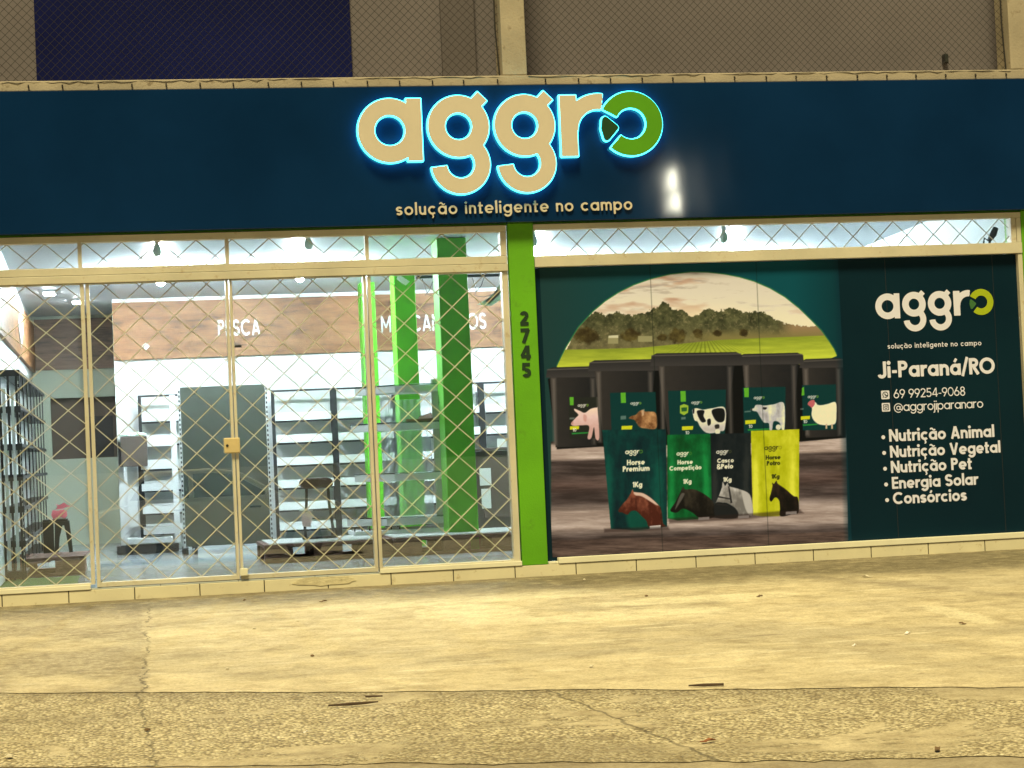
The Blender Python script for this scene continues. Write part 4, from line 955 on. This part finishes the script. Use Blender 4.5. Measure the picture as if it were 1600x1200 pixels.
# white side unit with dark screen
YC = 6.0
c0, c1, c2, c3 = [at(p, 760, YC)[0] for p in (186, 193, 217, 279)]
r_ = thing('side_shelf_unit', 'narrow white shelf unit on a dark base, left of the grey-green panel', 'shelf unit', ((c0+c3)/2, YC, FZ))
obj('post', MB().box(c0, c0+.05, YC, YC+.05, FZ+.1, 1.36), MAT['shelfwhite'], r_)
obj('post', MB().box(c3-.06, c3, YC, YC+.05, FZ+.1, 1.80), MAT['shelfwhite'], r_)
obj('post', MB().box(c2, c2+.03, YC+.01, YC+.05, FZ+.1, 1.06), MAT['black'], r_)
obj('back_panel', MB().box(c0+.09, c2-.01, YC+.03, YC+.05, .42, 1.06), MAT['shelfwhite'], r_)
for z in (1.27, 1.03, .80, .56, .34):
    obj('shelf', MB().box(c2+.032, c3-.062, YC-.02, YC+.3, z-.01, z+.065), MAT['shelfwhite'], r_)
obj('base', MB().box(c0-.05, c3-.02, YC-.04, YC+.3, FZ+.01, FZ+.10), MAT['black'], r_, bevel=.01)
obj('bottom_shelf', MB().box(c0+.06, c3-.08, YC-.06, YC+.28, .235, .30), MAT['shelfwhite'], r_, bevel=.01)
r_ = thing('dark_screen', 'dark brown box panel standing on the narrow white shelf unit', 'box', (1.1, 5.95, 1.06))
a, b_ = at(188, 683, 5.95), at(231, 728, 5.95)
obj('body', MB().box(a[0], b_[0], 5.86, 5.97, b_[2], a[2]), MAT['brownroom'], r_, bevel=.008)
obj('side_edge', MB().box(a[0]-.028, a[0]-.002, 5.88, 5.97, b_[2], a[2]-.05), MAT['black'], r_, bevel=.006)
r_ = thing('plastic_bag', 'crumpled pale green plastic bag lying on top of the dark box', 'bag', (1.1, 5.92, a[2]))
mb = MB(); rg = random.Random(3)
for k in range(5): mb.lathe([(.001, 0), (.05+.02*rg.random(), .006), (.055, .022), (.02, .035+.015*rg.random()), (.001, .04)], (a[0]+.04+.045*k, 5.92, a[2]+.001), 7)
obj('sheet', mb, paint('pale_bag', (.62, .76, .68), .3, .1, 9, .1), r_)
# grey-green gondola back
YK = 5.1
a, b_ = at(277, 606, YK)[0], at(417, 600, YK)[0]
r_ = thing('gondola_panel', 'tall plain grey-green shelving back panel standing behind the double door', 'shelf unit', ((a+b_)/2, YK, FZ))
obj('panel', MB().box(a+.025, b_-.025, YK, YK+.02, .215, 1.842), MAT['greygreen'], r_, bevel=.003)
for xa in (a, b_-.024):
    po_ = obj('upright', MB().box(xa, xa+.024, YK-.012, YK+.03, FZ+.02, 1.842), MAT['shelfwhite'], r_)
    mb = MB()
    for k in range(33): mb.box(xa+.005, xa+.019, YK-.0145, YK-.0115, .25+k*.048, .274+k*.048)
    obj('slots', mb, MAT['black'], po_)
    obj('foot', MB().box(xa-.005, xa+.045, YK-.10, YK+.4, FZ, FZ+.075), MAT['black'], r_, bevel=.005)
obj('foot', MB().box(a+.11, a+.14, YK-.02, YK+.05, FZ, .215), MAT['black'], r_)
for z in (.5, .9, 1.3): obj('shelf', MB().box(a+.03, b_-.03, YK+.021, YK+.36, z, z+.03), MAT['shelfwhite'], r_)
# tiered white display
YD = 3.35
r_ = thing('tiered_display', 'white tiered display stand with pointed shelves beside the broad green column', 'display stand', (3.7, YD, .30))
a = at(674, 600, YD); b_ = at(688, 600, YD)
obj('post', MB().box(a[0], b_[0], YD, YD+.05, .33, at(680, 592, YD)[2]), paint('grey_post', (.40, .42, .36), .5, .05, 3, 0), r_, bevel=.004)
for i, (px, py) in enumerate(((612, 604), (606, 663), (612, 742), (600, 812))):
    q = at(px, py, YD); zz = q[2]; xr = b_[0]+.03
    sh = obj('shelf', MB().slab([(xr, YD-.02), (xr, YD+.62), (q[0]-.28, YD+.62), (q[0]-.30, YD+.50), (q[0]+.03, YD+.02), (q[0]+.12, YD-.02)], zz-.062, zz+.008), MAT['greyback'], r_, bevel=.006)
    obj('shelf_rim', MB().tube([(xr, YD-.02, zz+.012), (q[0]+.12, YD-.02, zz+.012), (q[0]+.03, YD+.02, zz+.012), (q[0]-.30, YD+.50, zz+.012)], .007, 6), MAT['acrylic'], sh)
q = at(600, 828, YD)
obj('base', MB().box(q[0]-.28, b_[0]+.03, YD-.02, YD+.6, .302, .345), MAT['shelfwhite'], r_, bevel=.004)
for px, py in ((553, 816), (565, 826), (577, 830), (611, 836), (624, 838)):
    c = at(px, py, YD+.1); obj('foot', MB().box(c[0]-.008, c[0]+.008, YD+.05, YD+.07, .303, .39), MAT['black'], r_)
r_.location.z = .30
r_ = thing('plastic_sheet', 'milky plastic sheet hanging behind the tiered display shelves', 'plastic sheet', (3.5, YD-.04, .4))
mb = MB(); rg = random.Random(5); nx = 14
xa, xb2 = at(596, 700, YD+.66)[0], at(674, 700, YD+.66)[0]; rowsz = np.linspace(1.60, .38, 18)
vs = [(xa+(xb2-xa)*i/nx+.01*rg.random(), YD+.66+.025*math.sin(i*1.7+j*.6)+.012*rg.random(), z) for j, z in enumerate(rowsz) for i in range(nx+1)]
mb.add(vs, [(j*(nx+1)+i, j*(nx+1)+i+1, (j+1)*(nx+1)+i+1, (j+1)*(nx+1)+i) for j in range(17) for i in range(nx)])
obj('sheet', mb, MAT['milky'], r_, smooth=True)
r_ = thing('folded_cloth', 'crumpled brown paper wrap on the second shelf of the tiered display', 'paper', (3.7, YD+.1, 1.38))
q = at(650, 660, YD+.05); mb = MB(); q[2] = at(606, 663, YD)[2]+.012
mb.slab([(q[0]-.10, YD+.02), (q[0]+.16, YD+.0), (q[0]+.18, YD+.2), (q[0]-.06, YD+.2)], q[2], q[2]+.03)
mb.add([(q[0]+.02, YD+.02, q[2]+.031), (q[0]+.17, YD+.02, q[2]+.031), (q[0]+.17, YD+.16, q[2]+.09), (q[0]+.05, YD+.16, q[2]+.05)], [(0, 1, 2, 3)])
obj('wrap', mb, paint('brown_wrap', (.24, .13, .08), .7, .25, 14, .2), r_)
# dark counter at the right
YQ = 5.2
a, b_ = at(745, 704, YQ), at(800, 815, YQ)
r_ = thing('counter', 'dark brown counter right of the broad green column, papers taped on its front', 'counter', (5.1, YQ, FZ))
obj('body', MB().box(a[0]-.05, a[0]+1.4, YQ, YQ+.5, FZ, 1.05), MAT['counter'], r_, bevel=.006)
obj('top', MB().box(a[0]-.08, a[0]+1.45, YQ-.03, YQ+.53, 1.052, 1.085), MAT['brownroom'], r_, bevel=.006)
obj('door_panel', MB().box(a[0]+.05, a[0]+.8, YQ-.012, YQ-.001, .35, .98), MAT['brownroom'], r_, bevel=.003)
for x0, y0, x1, y1, lab in ((749, 732, 768, 758, 'upper white sheet of paper taped to the dark brown counter'), (752, 764, 768, 794, 'lower white sheet of paper taped to the dark brown counter')):
    p0, p1 = at(x0, y0, YQ-.02), at(x1, y1, YQ-.02)
    o = obj('paper_sheet', MB().box(p0[0], p1[0], YQ-.018, YQ-.0145, p1[2], p0[2]), MAT['paper']); tag(o, lab, 'paper', 'papers on the counter')
p0, p1 = at(778, 690, YQ), at(792, 700, YQ)
o = obj('label_card', MB().box(p0[0], p1[0], YQ+.02, YQ+.05, 1.087, p0[2]+.03), MAT['paper']); tag(o, 'small white card standing on the dark brown counter', 'card')
# pallets
def pallet(root, x0, x1, y0, y1, z0, m, h=.165):
    n = 7; d = (y1-y0)/n
    for k in range(n): obj('top_board', MB().box(x0, x1, y0+k*d+.006, y0+(k+1)*d-.012, z0+h-.028, z0+h), m, root, bevel=.003)
    for yb in (y0+.02, (y0+y1)/2-.05, y1-.12):
        for xb_ in (x0, (x0+x1)/2-.13, x1-.26): obj('block', MB().box(xb_+.003, xb_+.26, yb, yb+.10, z0+.026, z0+h-.030), m, root, bevel=.003)
        obj('bottom_board', MB().box(x0, x1, yb-.01, yb+.11, z0+.002, z0+.024), m, root, bevel=.003)
YA = 2.5
xl_, xm_, xr_ = at(414, 880, YA)[0], at(617, 872, YA)[0], at(806, 864, YA)[0]
pa_ = thing('pallet', 'dark red wooden pallet under the padded stool, nearest the door', 'pallet', ((xl_+xm_)/2, YA, FZ), 'dark red pallets behind the glass')
pallet(pa_, xl_, xm_-.02, YA, YA+1.1, FZ, MAT['pallet'])
pb_ = copy_tree(pa_, None, (pa_.location.x+(xm_-xl_)+.0, YA, FZ)); pb_['label'] = 'dark red wooden pallet in front of the green columns and tiered display'
for xa, xb2, lab in ((xl_+.05, xm_-.1, 'white board lying on the pallet under the padded stool'), (xm_+.02, xr_+.3, 'white board lying on the pallet in front of the green columns')):
    o = obj('white_board', MB().box(xa, xb2, YA+.05, YA+1.08, FZ+.166, FZ+.176), MAT['shelfwhite'], bevel=.002); tag(o, lab, 'board', 'white boards on the pallets')
pc = thing('pallet', 'weathered brown pallet behind the artificial grass at the far left', 'pallet', (0, 2.35, FZ))
q = at(132, 870, 2.35)[0]
pallet(pc, q-1.15, q, 2.35, 3.45, FZ, MAT['palletL'])
for i in range(4):
    x0 = q-1.0+i*.25
    obj('slat', MB().add([(x0, 2.32, FZ+.115), (x0+.20, 2.32, FZ+.125), (x0+.30, 2.60, FZ+.185), (x0+.10, 2.60, FZ+.175), (x0, 2.32, FZ+.13), (x0+.20, 2.32, FZ+.14), (x0+.30, 2.60, FZ+.20), (x0+.10, 2.60, FZ+.19)], [(3, 2, 1, 0), (4, 5, 6, 7), (0, 1, 5, 4), (1, 2, 6, 5), (2, 3, 7, 6), (3, 0, 4, 7)]), MAT['palletL'], pc)
q2 = at(126, 900, .6)
mb = MB(); xa = np.linspace(-1.2, q2[0]-.03, 40); vs = []; rg = random.Random(9)
yaS = np.linspace(.35, 1.9, 26)
vs = [(x, y, FZ+.012+.006*rg.random()) for y in yaS for x in xa]
mb.add(vs, [(j*40+i, j*40+i+1, (j+1)*40+i+1, (j+1)*40+i) for j in range(25) for i in range(39)])
o = struct('artificial_grass_mat', mb, MAT['turf'], 'thing'); tag(o, 'green artificial grass mat on the floor inside the left window', 'mat')
# padded steel stool
ys = 3.1
r_ = thing('padded_stool', 'thin steel stool with a brown padded seat standing on the red pallet', 'stool', (2.73, ys, .307))
a, b_ = at(470, 756, ys), at(517, 752, ys); zt = (a[2]+b_[2])/2
prof = [(a[0]-.01, 0), (a[0]+.0, .030), (a[0]+.05, .045), (b_[0]-.05, .045), (b_[0], .030), (b_[0]+.01, 0), (b_[0]+.01, -.03), (b_[0]-.02, -.05), (a[0]+.02, -.05), (a[0]-.01, -.03)]
obj('seat', MB().prism([(x, zt+z) for x, z in prof], ys-.10, ys+.10), MAT['brown'], r_, smooth=False, bevel=.015, recalc=True)
for xx0, sg in ((a[0]+.05, 1), (b_[0]-.03, -1)):
    obj('leg', MB().tube([(xx0, ys, zt-.05), (xx0+sg*-.005, ys, zt-.2), (xx0-sg*.03, ys, .40), (xx0-sg*.025, ys, .325)], .0135, 8), MAT['darksteel'], r_, smooth=True)
obj('base_bar', MB().box(a[0]-.005, b_[0]+.03, ys-.015, ys+.015, .307, .330), MAT['darksteel'], r_, bevel=.004)
obj('stretcher', MB().tube([(a[0]+.06, ys, .50), (b_[0]+.02, ys, .495)], .007, 6), MAT['darksteel'], r_)
q = at(481, 812, ys-.03)
r_ = thing('hanging_tag', 'pale pink paper tag hung on the leg of the padded stool', 'tag', (q[0], ys-.03, q[2]))
obj('card', MB().prism([(q[0]-.05, q[2]-.06), (q[0]+.02, q[2]-.07), (q[0]+.045, q[2]+.02), (q[0]+.03, q[2]+.08), (q[0]-.04, q[2]+.07), (q[0]-.06, q[2])], ys-.032, ys-.024), MAT['peach'], r_, recalc=True)
obj('fold', MB().prism([(q[0]-.08, q[2]+.085), (q[0]+.05, q[2]+.075), (q[0]+.05, q[2]+.09), (q[0]-.06, q[2]+.10)], ys-.036, ys-.022), MAT['paper'], r_, recalc=True)
# black plastic stool with a pink bundle at the left
yt = 3.0
a, b_ = at(66, 812, yt), at(106, 811, yt); zt = (a[2]+b_[2])/2; zb = FZ+.166
r_ = thing('plastic_stool', 'low black plastic stool with arched legs on the brown pallet', 'stool', ((a[0]+b_[0])/2, yt, zb))
obj('seat', MB().box(a[0], b_[0], yt, yt+.26, zt-.02, zt), MAT['darksteel'], r_, bevel=.012)
w_ = b_[0]-a[0]
def arch_leg(x0, x1, y0, y1):
    pts = [(x0, zb), (x0+.012, zt-.022), (x1-.012, zt-.022), (x1+.012, zb), (x1-.018, zb), (x1-.035, zb+.14), ((x0+x1)/2+.02, zt-.06), ((x0+x1)/2-.0, zt-.06), (x0+.045, zb+.14), (x0+.03, zb)]
    return MB().prism(pts, y0, y1)
obj('leg', arch_leg(b_[0]-.13, b_[0]+.02, yt+.0, yt+.03), MAT['darksteel'], r_, recalc=True)
obj('side_panel', MB().box(a[0]+.01, b_[0]-.13, yt+.002, yt+.022, zb, zt-.022), MAT['darksteel'], r_)
obj('leg', arch_leg(b_[0]-.13, b_[0]+.02, yt+.23, yt+.26), MAT['darksteel'], r_, recalc=True)
obj('side_panel', MB().box(a[0]+.0, a[0]+.04, yt+.03, yt+.25, zb, zt-.022), MAT['darksteel'], r_)
r_ = thing('pink_bundle', 'small bright pink tissue bundle on the black plastic stool', 'bag', (b_[0]-.06, yt+.1, zt))
c = (b_[0]-.06, yt+.1, zt+.002)
t = NT('pink_tissue'); t.color((.95, .38, .46)); t.set(Roughness=.6)
tl = t.new('ShaderNodeBsdfTranslucent'); tl.inputs[0].default_value = (.98, .45, .52, 1); mx = t.new('ShaderNodeMixShader'); mx.inputs[0].default_value = .55
t.link(t.b.outputs[0], mx.inputs[1]); t.link(tl.outputs[0], mx.inputs[2]); t.link(mx.outputs[0], t.out.inputs[0]); MAT['tissue'] = t.m
def tuft(pts, y): return MB().prism([(c[0]+x, zt+z) for x, z in pts], yt+y, yt+y+.012)
obj('bag', tuft([(-.075, .002), (.035, .002), (.055, .03), (.05, .07), (.02, .085), (-.03, .075), (-.075, .085), (-.09, .04)], .08), MAT['tissue'], r_, recalc=True)
obj('tissue_tuft', tuft([(-.05, .088), (.015, .09), (.05, .105), (.115, .11), (.06, .122), (.03, .15), (-.01, .125), (-.045, .14), (-.03, .11)], .06), MAT['tissue'], r_, recalc=True)
obj('tissue_tuft', tuft([(-.07, .0), (.02, .002), (.0, .018), (-.05, .014)], .055), MAT['paper'], r_, recalc=True)
# black wall rack along the left wall (posts with white gaps)
yr0 = 1.7
r_ = thing('black_rack', 'tall black slotted rack standing end-on against the left wall', 'rack', (-.1, 2, FZ))
zt = 1.93
for k in range(8):
    y = yr0+k*.84
    obj('upright', MB().box(.103, .114, y, y+.05, FZ, zt), MAT['black'], r_)
for z in (zt, 1.62, 1.30, 1.03, .76, .47, .22):
    obj('shelf', MB().box(-.055, .12, yr0+.041, yr0+6.4, z-.028, z+.0), MAT['black'], r_)
mb = MB()
for k in range(7): mb.box(-.40+k*.07+.02, -.40+k*.07+.046, yr0-.03, yr0-.02, FZ+.1, zt-.16)
for z in (zt-.02, 1.60, 1.28, 1.02, .75, .46, .20):
    obj('cross_bar', MB().box(-.7, .12, yr0-.02, yr0+.02, z-.035, z+.02), MAT['black'], r_)
obj('end_bars', mb, MAT['shelfwhite'], r_)
mb = MB()
for k in range(8): mb.box(-.43+k*.07+.02, -.43+k*.07+.040, yr0-.019, yr0-.005, FZ+.01, zt)
obj('end_frame', mb, MAT['black'], r_)
mb = MB()
for k in range(30): mb.box(.092, .108, yr0-.003, yr0-.0005, .3+k*.052, .325+k*.052)
obj('slots', mb, MAT['shelfwhite'], r_)
# bulbs
bulbs = [(1.40, 4.45, 'lit'), (2.78, 4.45, 'lit'), (1.33, 2.3, 'off'), (2.66, 2.1, 'off'), (4.75, 2.3, 'off'), (6.6, 2.4, 'off'), (5.3, 4.75, 'lit'), (7.4, 4.75, 'lit')]
labs = ['lit bare ceiling bulb above the grey-green panel, left of the two behind the crossbar', 'lit bare bulb above the PESCA fascia, right of the two behind the crossbar', 'bare ceiling bulb seen through the transom above the left door leaf', 'bare ceiling bulb seen through the transom above the right door leaf', 'bare ceiling bulb seen at the left of the transom over the poster', 'bare ceiling bulb seen midway in the transom over the poster', 'bare ceiling bulb deep in the shop behind the poster', 'bare ceiling bulb deep in the shop at its right end behind the poster']
proto = None
for (x, y, st), lab in zip(bulbs, labs):
    zc = ceil_z(y)
    if proto is None:
        proto = thing('ceiling_bulb', lab, 'bulb', (x, y, zc), 'bare bulbs on the shop ceiling')
        obj('socket', MB().lathe([(.045, 0), (.045, -.012), (.026, -.02), (.024, -.07), (.02, -.075)], (x, y, zc), 14), MAT['socket'], proto, smooth=True, recalc=True)
        obj('bulb', MB().lathe([(.018, -.075), (.022, -.095), (.036, -.125), (.041, -.15), (.036, -.178), (.02, -.196), (.003, -.2)], (x, y, zc), 14), MAT['bulb'], proto, smooth=True, recalc=True)
    else:
        c = copy_tree(proto, None, (x, y, zc)); c['label'] = lab
        if st == 'off':
            for ch in c.children:
                if ch.name.startswith('bulb'): ch.data = ch.data.copy(); ch.data.materials[0] = MAT['bulboff']
for px, py, lab in ((77, 457, 'small square ceiling downlight above the left window'), (122, 466, 'small square ceiling downlight beside the left door post')):
    zc = ceil_z(6.5); c = at(px, py, 6.5); k = (zc-CAM[2])/(c[2]-CAM[2]); c = CAM+(c-CAM)*k; zc = ceil_z(c[1]); 
    r_ = thing('downlight', lab, 'downlight', (c[0], c[1], zc), 'square downlights on the shop ceiling')
    obj('rim', MB().box(c[0]-.07, c[0]+.07, c[1]-.16, c[1]+.16, zc-.022, zc-.002), MAT['socket'], r_, bevel=.003)
    obj('lens', MB().box(c[0]-.055, c[0]+.055, c[1]-.14, c[1]+.14, zc-.028, zc-.023), emit('downlight_lens', (.9, .96, 1.), 420), r_)
# dark hanging bar near the ceiling, with wires
r_ = thing('hanging_rail', 'dark rail with dangling wires hung near the ceiling behind the green columns', 'rail', (4.2, 3.8, 2.9))
a, b_ = at(650, 433, 3.8), at(800, 429, 3.8); c = at(688, 432, 3.8)
obj('bar', MB().tube([a, at(690, 432, 3.8), at(770, 430, 3.8), b_], .016, 8), MAT['black'], r_)
obj('hub', MB().lathe([(.01, .06), (.05, .04), (.055, -.02), (.03, -.06), (.005, -.07)], c, 12), MAT['black'], r_, smooth=True)
obj('hanger', MB().tube([c, (c[0], c[1], ceil_z(3.8))], .008, 6), MAT['black'], r_)
for pts in ([(660, 436), (668, 460), (690, 466), (706, 452)], [(676, 440), (672, 452), (664, 462)], [(738, 434), (744, 452), (742, 462), (756, 464), (776, 458)], [(690, 440), (694, 455), (684, 470)], [(757, 432), (752, 446), (744, 456)]):
    obj('wire', MB().tube([at(x, y, 3.8) for x, y in pts], .0045, 5), MAT['black'], r_)
r_ = thing('plastic_wrap', 'torn white plastic wrap hanging from the dark rail by the window edge', 'plastic sheet', (4.65, 3.78, 2.6))
for q in ([(745, 476), (770, 462), (782, 440), (795, 432), (799, 452), (786, 466), (768, 478)], [(622, 428), (640, 440), (634, 446), (620, 436)], [(758, 470), (778, 452), (782, 458), (764, 476)]):
    pr = [at(x, y, 3.74) for x, y in q]; obj('sheet', MB().prism([(p[0], p[2]) for p in pr], 3.735, 3.745), MAT['paper'], r_, recalc=True)
# small bracket on the right transom, box on the upper wall
c = at(1545, 368, .06)
r_ = thing('camera_bracket', 'small dark green camera on a bent bracket inside the right transom corner', 'camera', (c[0], .06, 2.62))
obj('body', MB().tube([at(1546, 375, .06), at(1552, 366, .06), at(1556, 356, .06)], [.020, .030, .024], 10), MAT['darksteel'], r_, smooth=True)
obj('bracket', MB().tube([at(1549, 371, .06), at(1544, 376, .06), at(1538, 372, .06), at(1537, 380, .06)], .008, 6), MAT['darksteel'], r_)
obj('bracket', MB().tube([at(1547, 372, .06), at(1546, 380, .06)], .011, 6), MAT['darksteel'], r_)
a, b_ = at(1474.5, 84, .4), at(1482, 99, .4)
r_ = thing('electrical_box', 'small black electrical box on the upper grey wall, right of the centre', 'electrical box', ((a[0]+b_[0])/2, 0.42, b_[2]))
obj('box', MB().box(a[0], b_[0], .39, .449, b_[2], a[2]), MAT['black'], r_, bevel=.006)
obj('lid', MB().box(a[0]+.006, b_[0]-.006, 0.382, 0.389, b_[2]+.01, a[2]-.01), MAT['darksteel'], r_, bevel=.002)
# ================================================================== LITTER ON THE YARD
def ground_pt(px, py, dz=.0): p = on_ground(px, py); p[2] += dz; return p
tw_m = paint('dry_twig', (.07, .045, .03), .9, .3, 20, .2); lf_m = paint('dry_leaf', (.16, .10, .05), .8, .3, 20, .1); st_m = paint('pale_pebble', (.62, .57, .45), .9, .2, 20, .2)
for pts, lab in (([(513, 1106), (545, 1104), (570, 1102), (591, 1100)], 'long dark stick on the rough strip, lower left of the middle'), ([(1076, 1075), (1100, 1074), (1131, 1073)], 'short dark stick on the joint below the poster'), ([(571, 1092), (598, 1091)], 'tiny twig just above the long dark stick')):
    o = obj('twig', MB().tube([ground_pt(x, y, .012) for x, y in pts], [.004, .008, .007, .003][:len(pts)] if len(pts) > 2 else [.006, .004], 6), tw_m); tag(o, lab, 'twig', 'twigs on the ground')
def leaf(px, py, s, ang, m, lab, name='dry_leaf', cat='leaf'):
    s *= .65; p = ground_pt(px, py, .006); mb = MB(); c, sn = math.cos(ang), math.sin(ang); out = [(-1, 0), (-.4, .32), (.3, .36), (1, 0), (.3, -.34), (-.4, -.3)]
    vs = [(p[0]+s*(u*c-v*sn), p[1]+s*(u*sn+v*c), p[2]+.25*s*abs(v)+.006*math.sin(u*3)) for u, v in out]+[(p[0], p[1], p[2]+.2*s*.1)]
    vs += [(x, y, z+.004) for x, y, z in vs]
    fs = [(i, (i+1) % 6, 6) for i in range(6)]+[((i+1) % 6+7, i+7, 13) for i in range(6)]+[((i+1) % 6, i, i+7, (i+1) % 6+7) for i in range(6)]
    o = obj(name, mb.add(vs, fs), m, recalc=True); tag(o, lab, cat, cat+' litter on the yard')
leaf(505, 941, .05, .3, lf_m, 'dark dry leaf on the concrete below the right door leaf')
leaf(382, 939, .03, 1.0, lf_m, 'small dry leaf near the plinth below the double door')
leaf(1187, 933, .05, .5, lf_m, 'dark dry leaf on the concrete below the dark horse pouches')
leaf(1106, 1160, .06, .2, paint('rust_leaf', (.26, .10, .04), .8, .2, 20, .1), 'reddish brown dry leaf on the rough strip at the bottom')
leaf(1504, 976, .045, 2.1, lf_m, 'curled dry leaf on the right side of the yard')
leaf(1465, 1173, .05, 1.1, lf_m, 'dark leaf on the rough strip at the bottom right')
leaf(924, 1043, .04, .9, st_m, 'pale paper scrap on the concrete, centre right', 'paper_scrap', 'scrap')
leaf(1418, 991, .05, .6, MAT['paper'], 'white paper scrap on the yard below the poster lettering', 'paper_scrap', 'scrap')
leaf(1335, 1010, .025, .2, MAT['paper'], 'tiny white scrap left of the larger white scrap', 'paper_scrap', 'scrap')
leaf(1355, 902, .07, 2.4, st_m, 'pale paper scrap by the mossy edge below the poster', 'paper_scrap', 'scrap')
leaf(478, 1146, .02, 0, MAT['paper'], 'tiny white scrap on the rough strip below the door', 'paper_scrap', 'scrap')
for i, (px, py, s, lab) in enumerate(((913, 906, .016, 'small pale stone by the plinth right of the green pillar'), (397, 983, .02, 'pale stone on the concrete below the left door leaf'), (465, 971, .016, 'pale stone on the concrete below the right door leaf'), (355, 1046, .02, 'white stone in the middle of the left concrete'), (488, 1026, .022, 'brown stone in the middle of the concrete'), (230, 1142, .024, 'dark stone beside the crack at the lower left'), (1010, 932, .02, 'dark stone below the middle bucket of the poster'), (15, 1184, .03, 'pale stone in the bottom left corner'))):
    rg = random.Random(i); p = ground_pt(px, py, 0); s *= .6; prof = [(.3*s, 0), (s*(.9+.3*rg.random()), .25*s), (s*(.8+.2*rg.random()), .7*s), (.3*s, 1.0*s)]
    o = obj('pebble', MB().lathe(prof, p, 7), st_m if i not in (4, 5, 6) else lf_m); tag(o, lab, 'stone', 'loose stones on the yard')
# ================================================================== ACROSS THE ROAD (seen mirrored in the glass and sign)
RZ = -.56
def car(x0, ynear, m):
    r_ = thing('parked_car', 'pale beige parked car beside the kerb, mirrored faintly in the shop glass', 'car', (x0+2.1, ynear-.85, RZ))
    low = [(.05, .35), (.0, .62), (.10, .88), (.55, .98), (1.0, 1.02), (3.1, 1.0), (3.9, .90), (4.2, .74), (4.25, .42), (4.1, .28), (3.75, .26)]
    def arch(cx): return [(cx+.37*math.cos(a_), .30+.37*math.sin(a_)) for a_ in np.linspace(0.1, math.pi-.1, 12)]
    pts = low+arch(3.35)+[(2.9, .24), (1.35, .24)]+arch(.82)+[(.40, .26)]
    obj('body', MB().prism([(x0+x, RZ+z) for x, z in pts], ynear-1.68, ynear), m, r_, recalc=True, bevel=.03)
    cab = [(.42, .985), (.70, 1.38), (1.0, 1.49), (1.9, 1.52), (2.35, 1.46), (3.12, 1.0)]
    mb = MB(); n = len(cab); yA, yB = ynear-.03, ynear-1.65
    vs = [(x0+x, yA-.20*(z-1)/.5, RZ+z) for x, z in cab]+[(x0+x, yB+.20*(z-1)/.5, RZ+z) for x, z in cab]
    mb.add(vs, [tuple(range(n)), tuple(range(2*n-1, n-1, -1))]+[(i+n, (i+1) % n+n, (i+1) % n, i) for i in range(n)])
    obj('roof', mb, m, r_, recalc=True, bevel=.03)
    gm = paint('car_window', (.02, .022, .022), .08, .1, 2, 0)
    for q in ([(.62, 1.06), (.82, 1.35), (1.05, 1.42), (1.55, 1.44), (1.55, 1.06)], [(1.63, 1.06), (1.63, 1.44), (1.95, 1.44), (2.27, 1.40), (2.85, 1.06)]):
        vs = [(x0+x, ynear-.024-.20*(z-1)/.5+.008, RZ+z) for x, z in q]
        vs2 = [(x, y-.02, z) for x, y, z in vs]; k = len(q)
        obj('window', MB().add(vs+vs2, [tuple(range(k)), tuple(range(2*k-1, k-1, -1))]+[(i, i+k, (i+1) % k+k, (i+1) % k) for i in range(k)]), gm, r_, recalc=True)
    tm = MAT['black']
    for cx in (.82, 3.35):
        wh = obj('wheel', MB().tube([(x0+cx, ynear-.20, RZ+.30), (x0+cx, ynear-.015, RZ+.30)], .30, 24), tm, r_)
        obj('rim', MB().tube([(x0+cx, ynear-.03, RZ+.30), (x0+cx, ynear-.005, RZ+.30)], .19, 16), paint('alloy_rim', (.4, .4, .4), .3, .1, 5, 0, metallic=.6), wh)
    for xh in (1.3, 2.5): obj('handle', MB().box(x0+xh, x0+xh+.18, ynear, ynear+.025, RZ+.86, RZ+.89), tm, r_, bevel=.005)
    obj('mirror', MB().box(x0+2.75, x0+2.92, ynear-.02, ynear+.16, RZ+1.0, RZ+1.13), m, r_, bevel=.03)
    obj('headlight', MB().box(x0+4.02, x0+4.21, ynear-.35, ynear+.003, RZ+.66, RZ+.78), MAT['paper'], r_, bevel=.03)
car(.62-.15, -17.25, paint('beige_car_paint', (.88, .86, .76), .25, .03, 2, 0))
# street lamp whose light is mirrored on the sign panel
def lamp(x, y, H):
    r_ = thing('street_lamp', 'tall lit street lamp across the road, mirrored in the navy sign', 'street lamp', (x, y, RZ))
    obj('pole', MB().tube([(x, y, RZ), (x, y, RZ+H*.6), (x, y, RZ+H)], [.09, .07, .055], 12), MAT['darksteel'], r_, smooth=True)
    obj('arm', MB().tube([(x, y, RZ+H), (x, y+.5, RZ+H+.25), (x, y+1.3, RZ+H+.3)], .04, 8), MAT['darksteel'], r_, smooth=True)
    lm = emit('lamp_lens', (1., .96, .74), 70)
    for q, dx in ((-.75, .10), (-.05, .0)):
        fh = obj('floodlight', MB().box(x+dx-.24, x+dx+.24, y+1.60, y+1.85, RZ+H+q, RZ+H+q+.64), MAT['darksteel'], r_, bevel=.02)
        obj('lens', MB().box(x+dx-.19, x+dx+.19, y+1.86, y+1.88, RZ+H+q+.04, RZ+H+q+.60), lm, fh)
    obj('bracket', MB().box(x-.05, x+.05, y+1.3, y+1.59, RZ+H-.8, RZ+H+.26), MAT['darksteel'], r_)
c = at(1055, 285, -.13); d = c-CAM; d[1] = -d[1]; Lp = c+d*((-44+.13)/d[1])
lamp(Lp[0], -45.88, Lp[2]-RZ-.12)
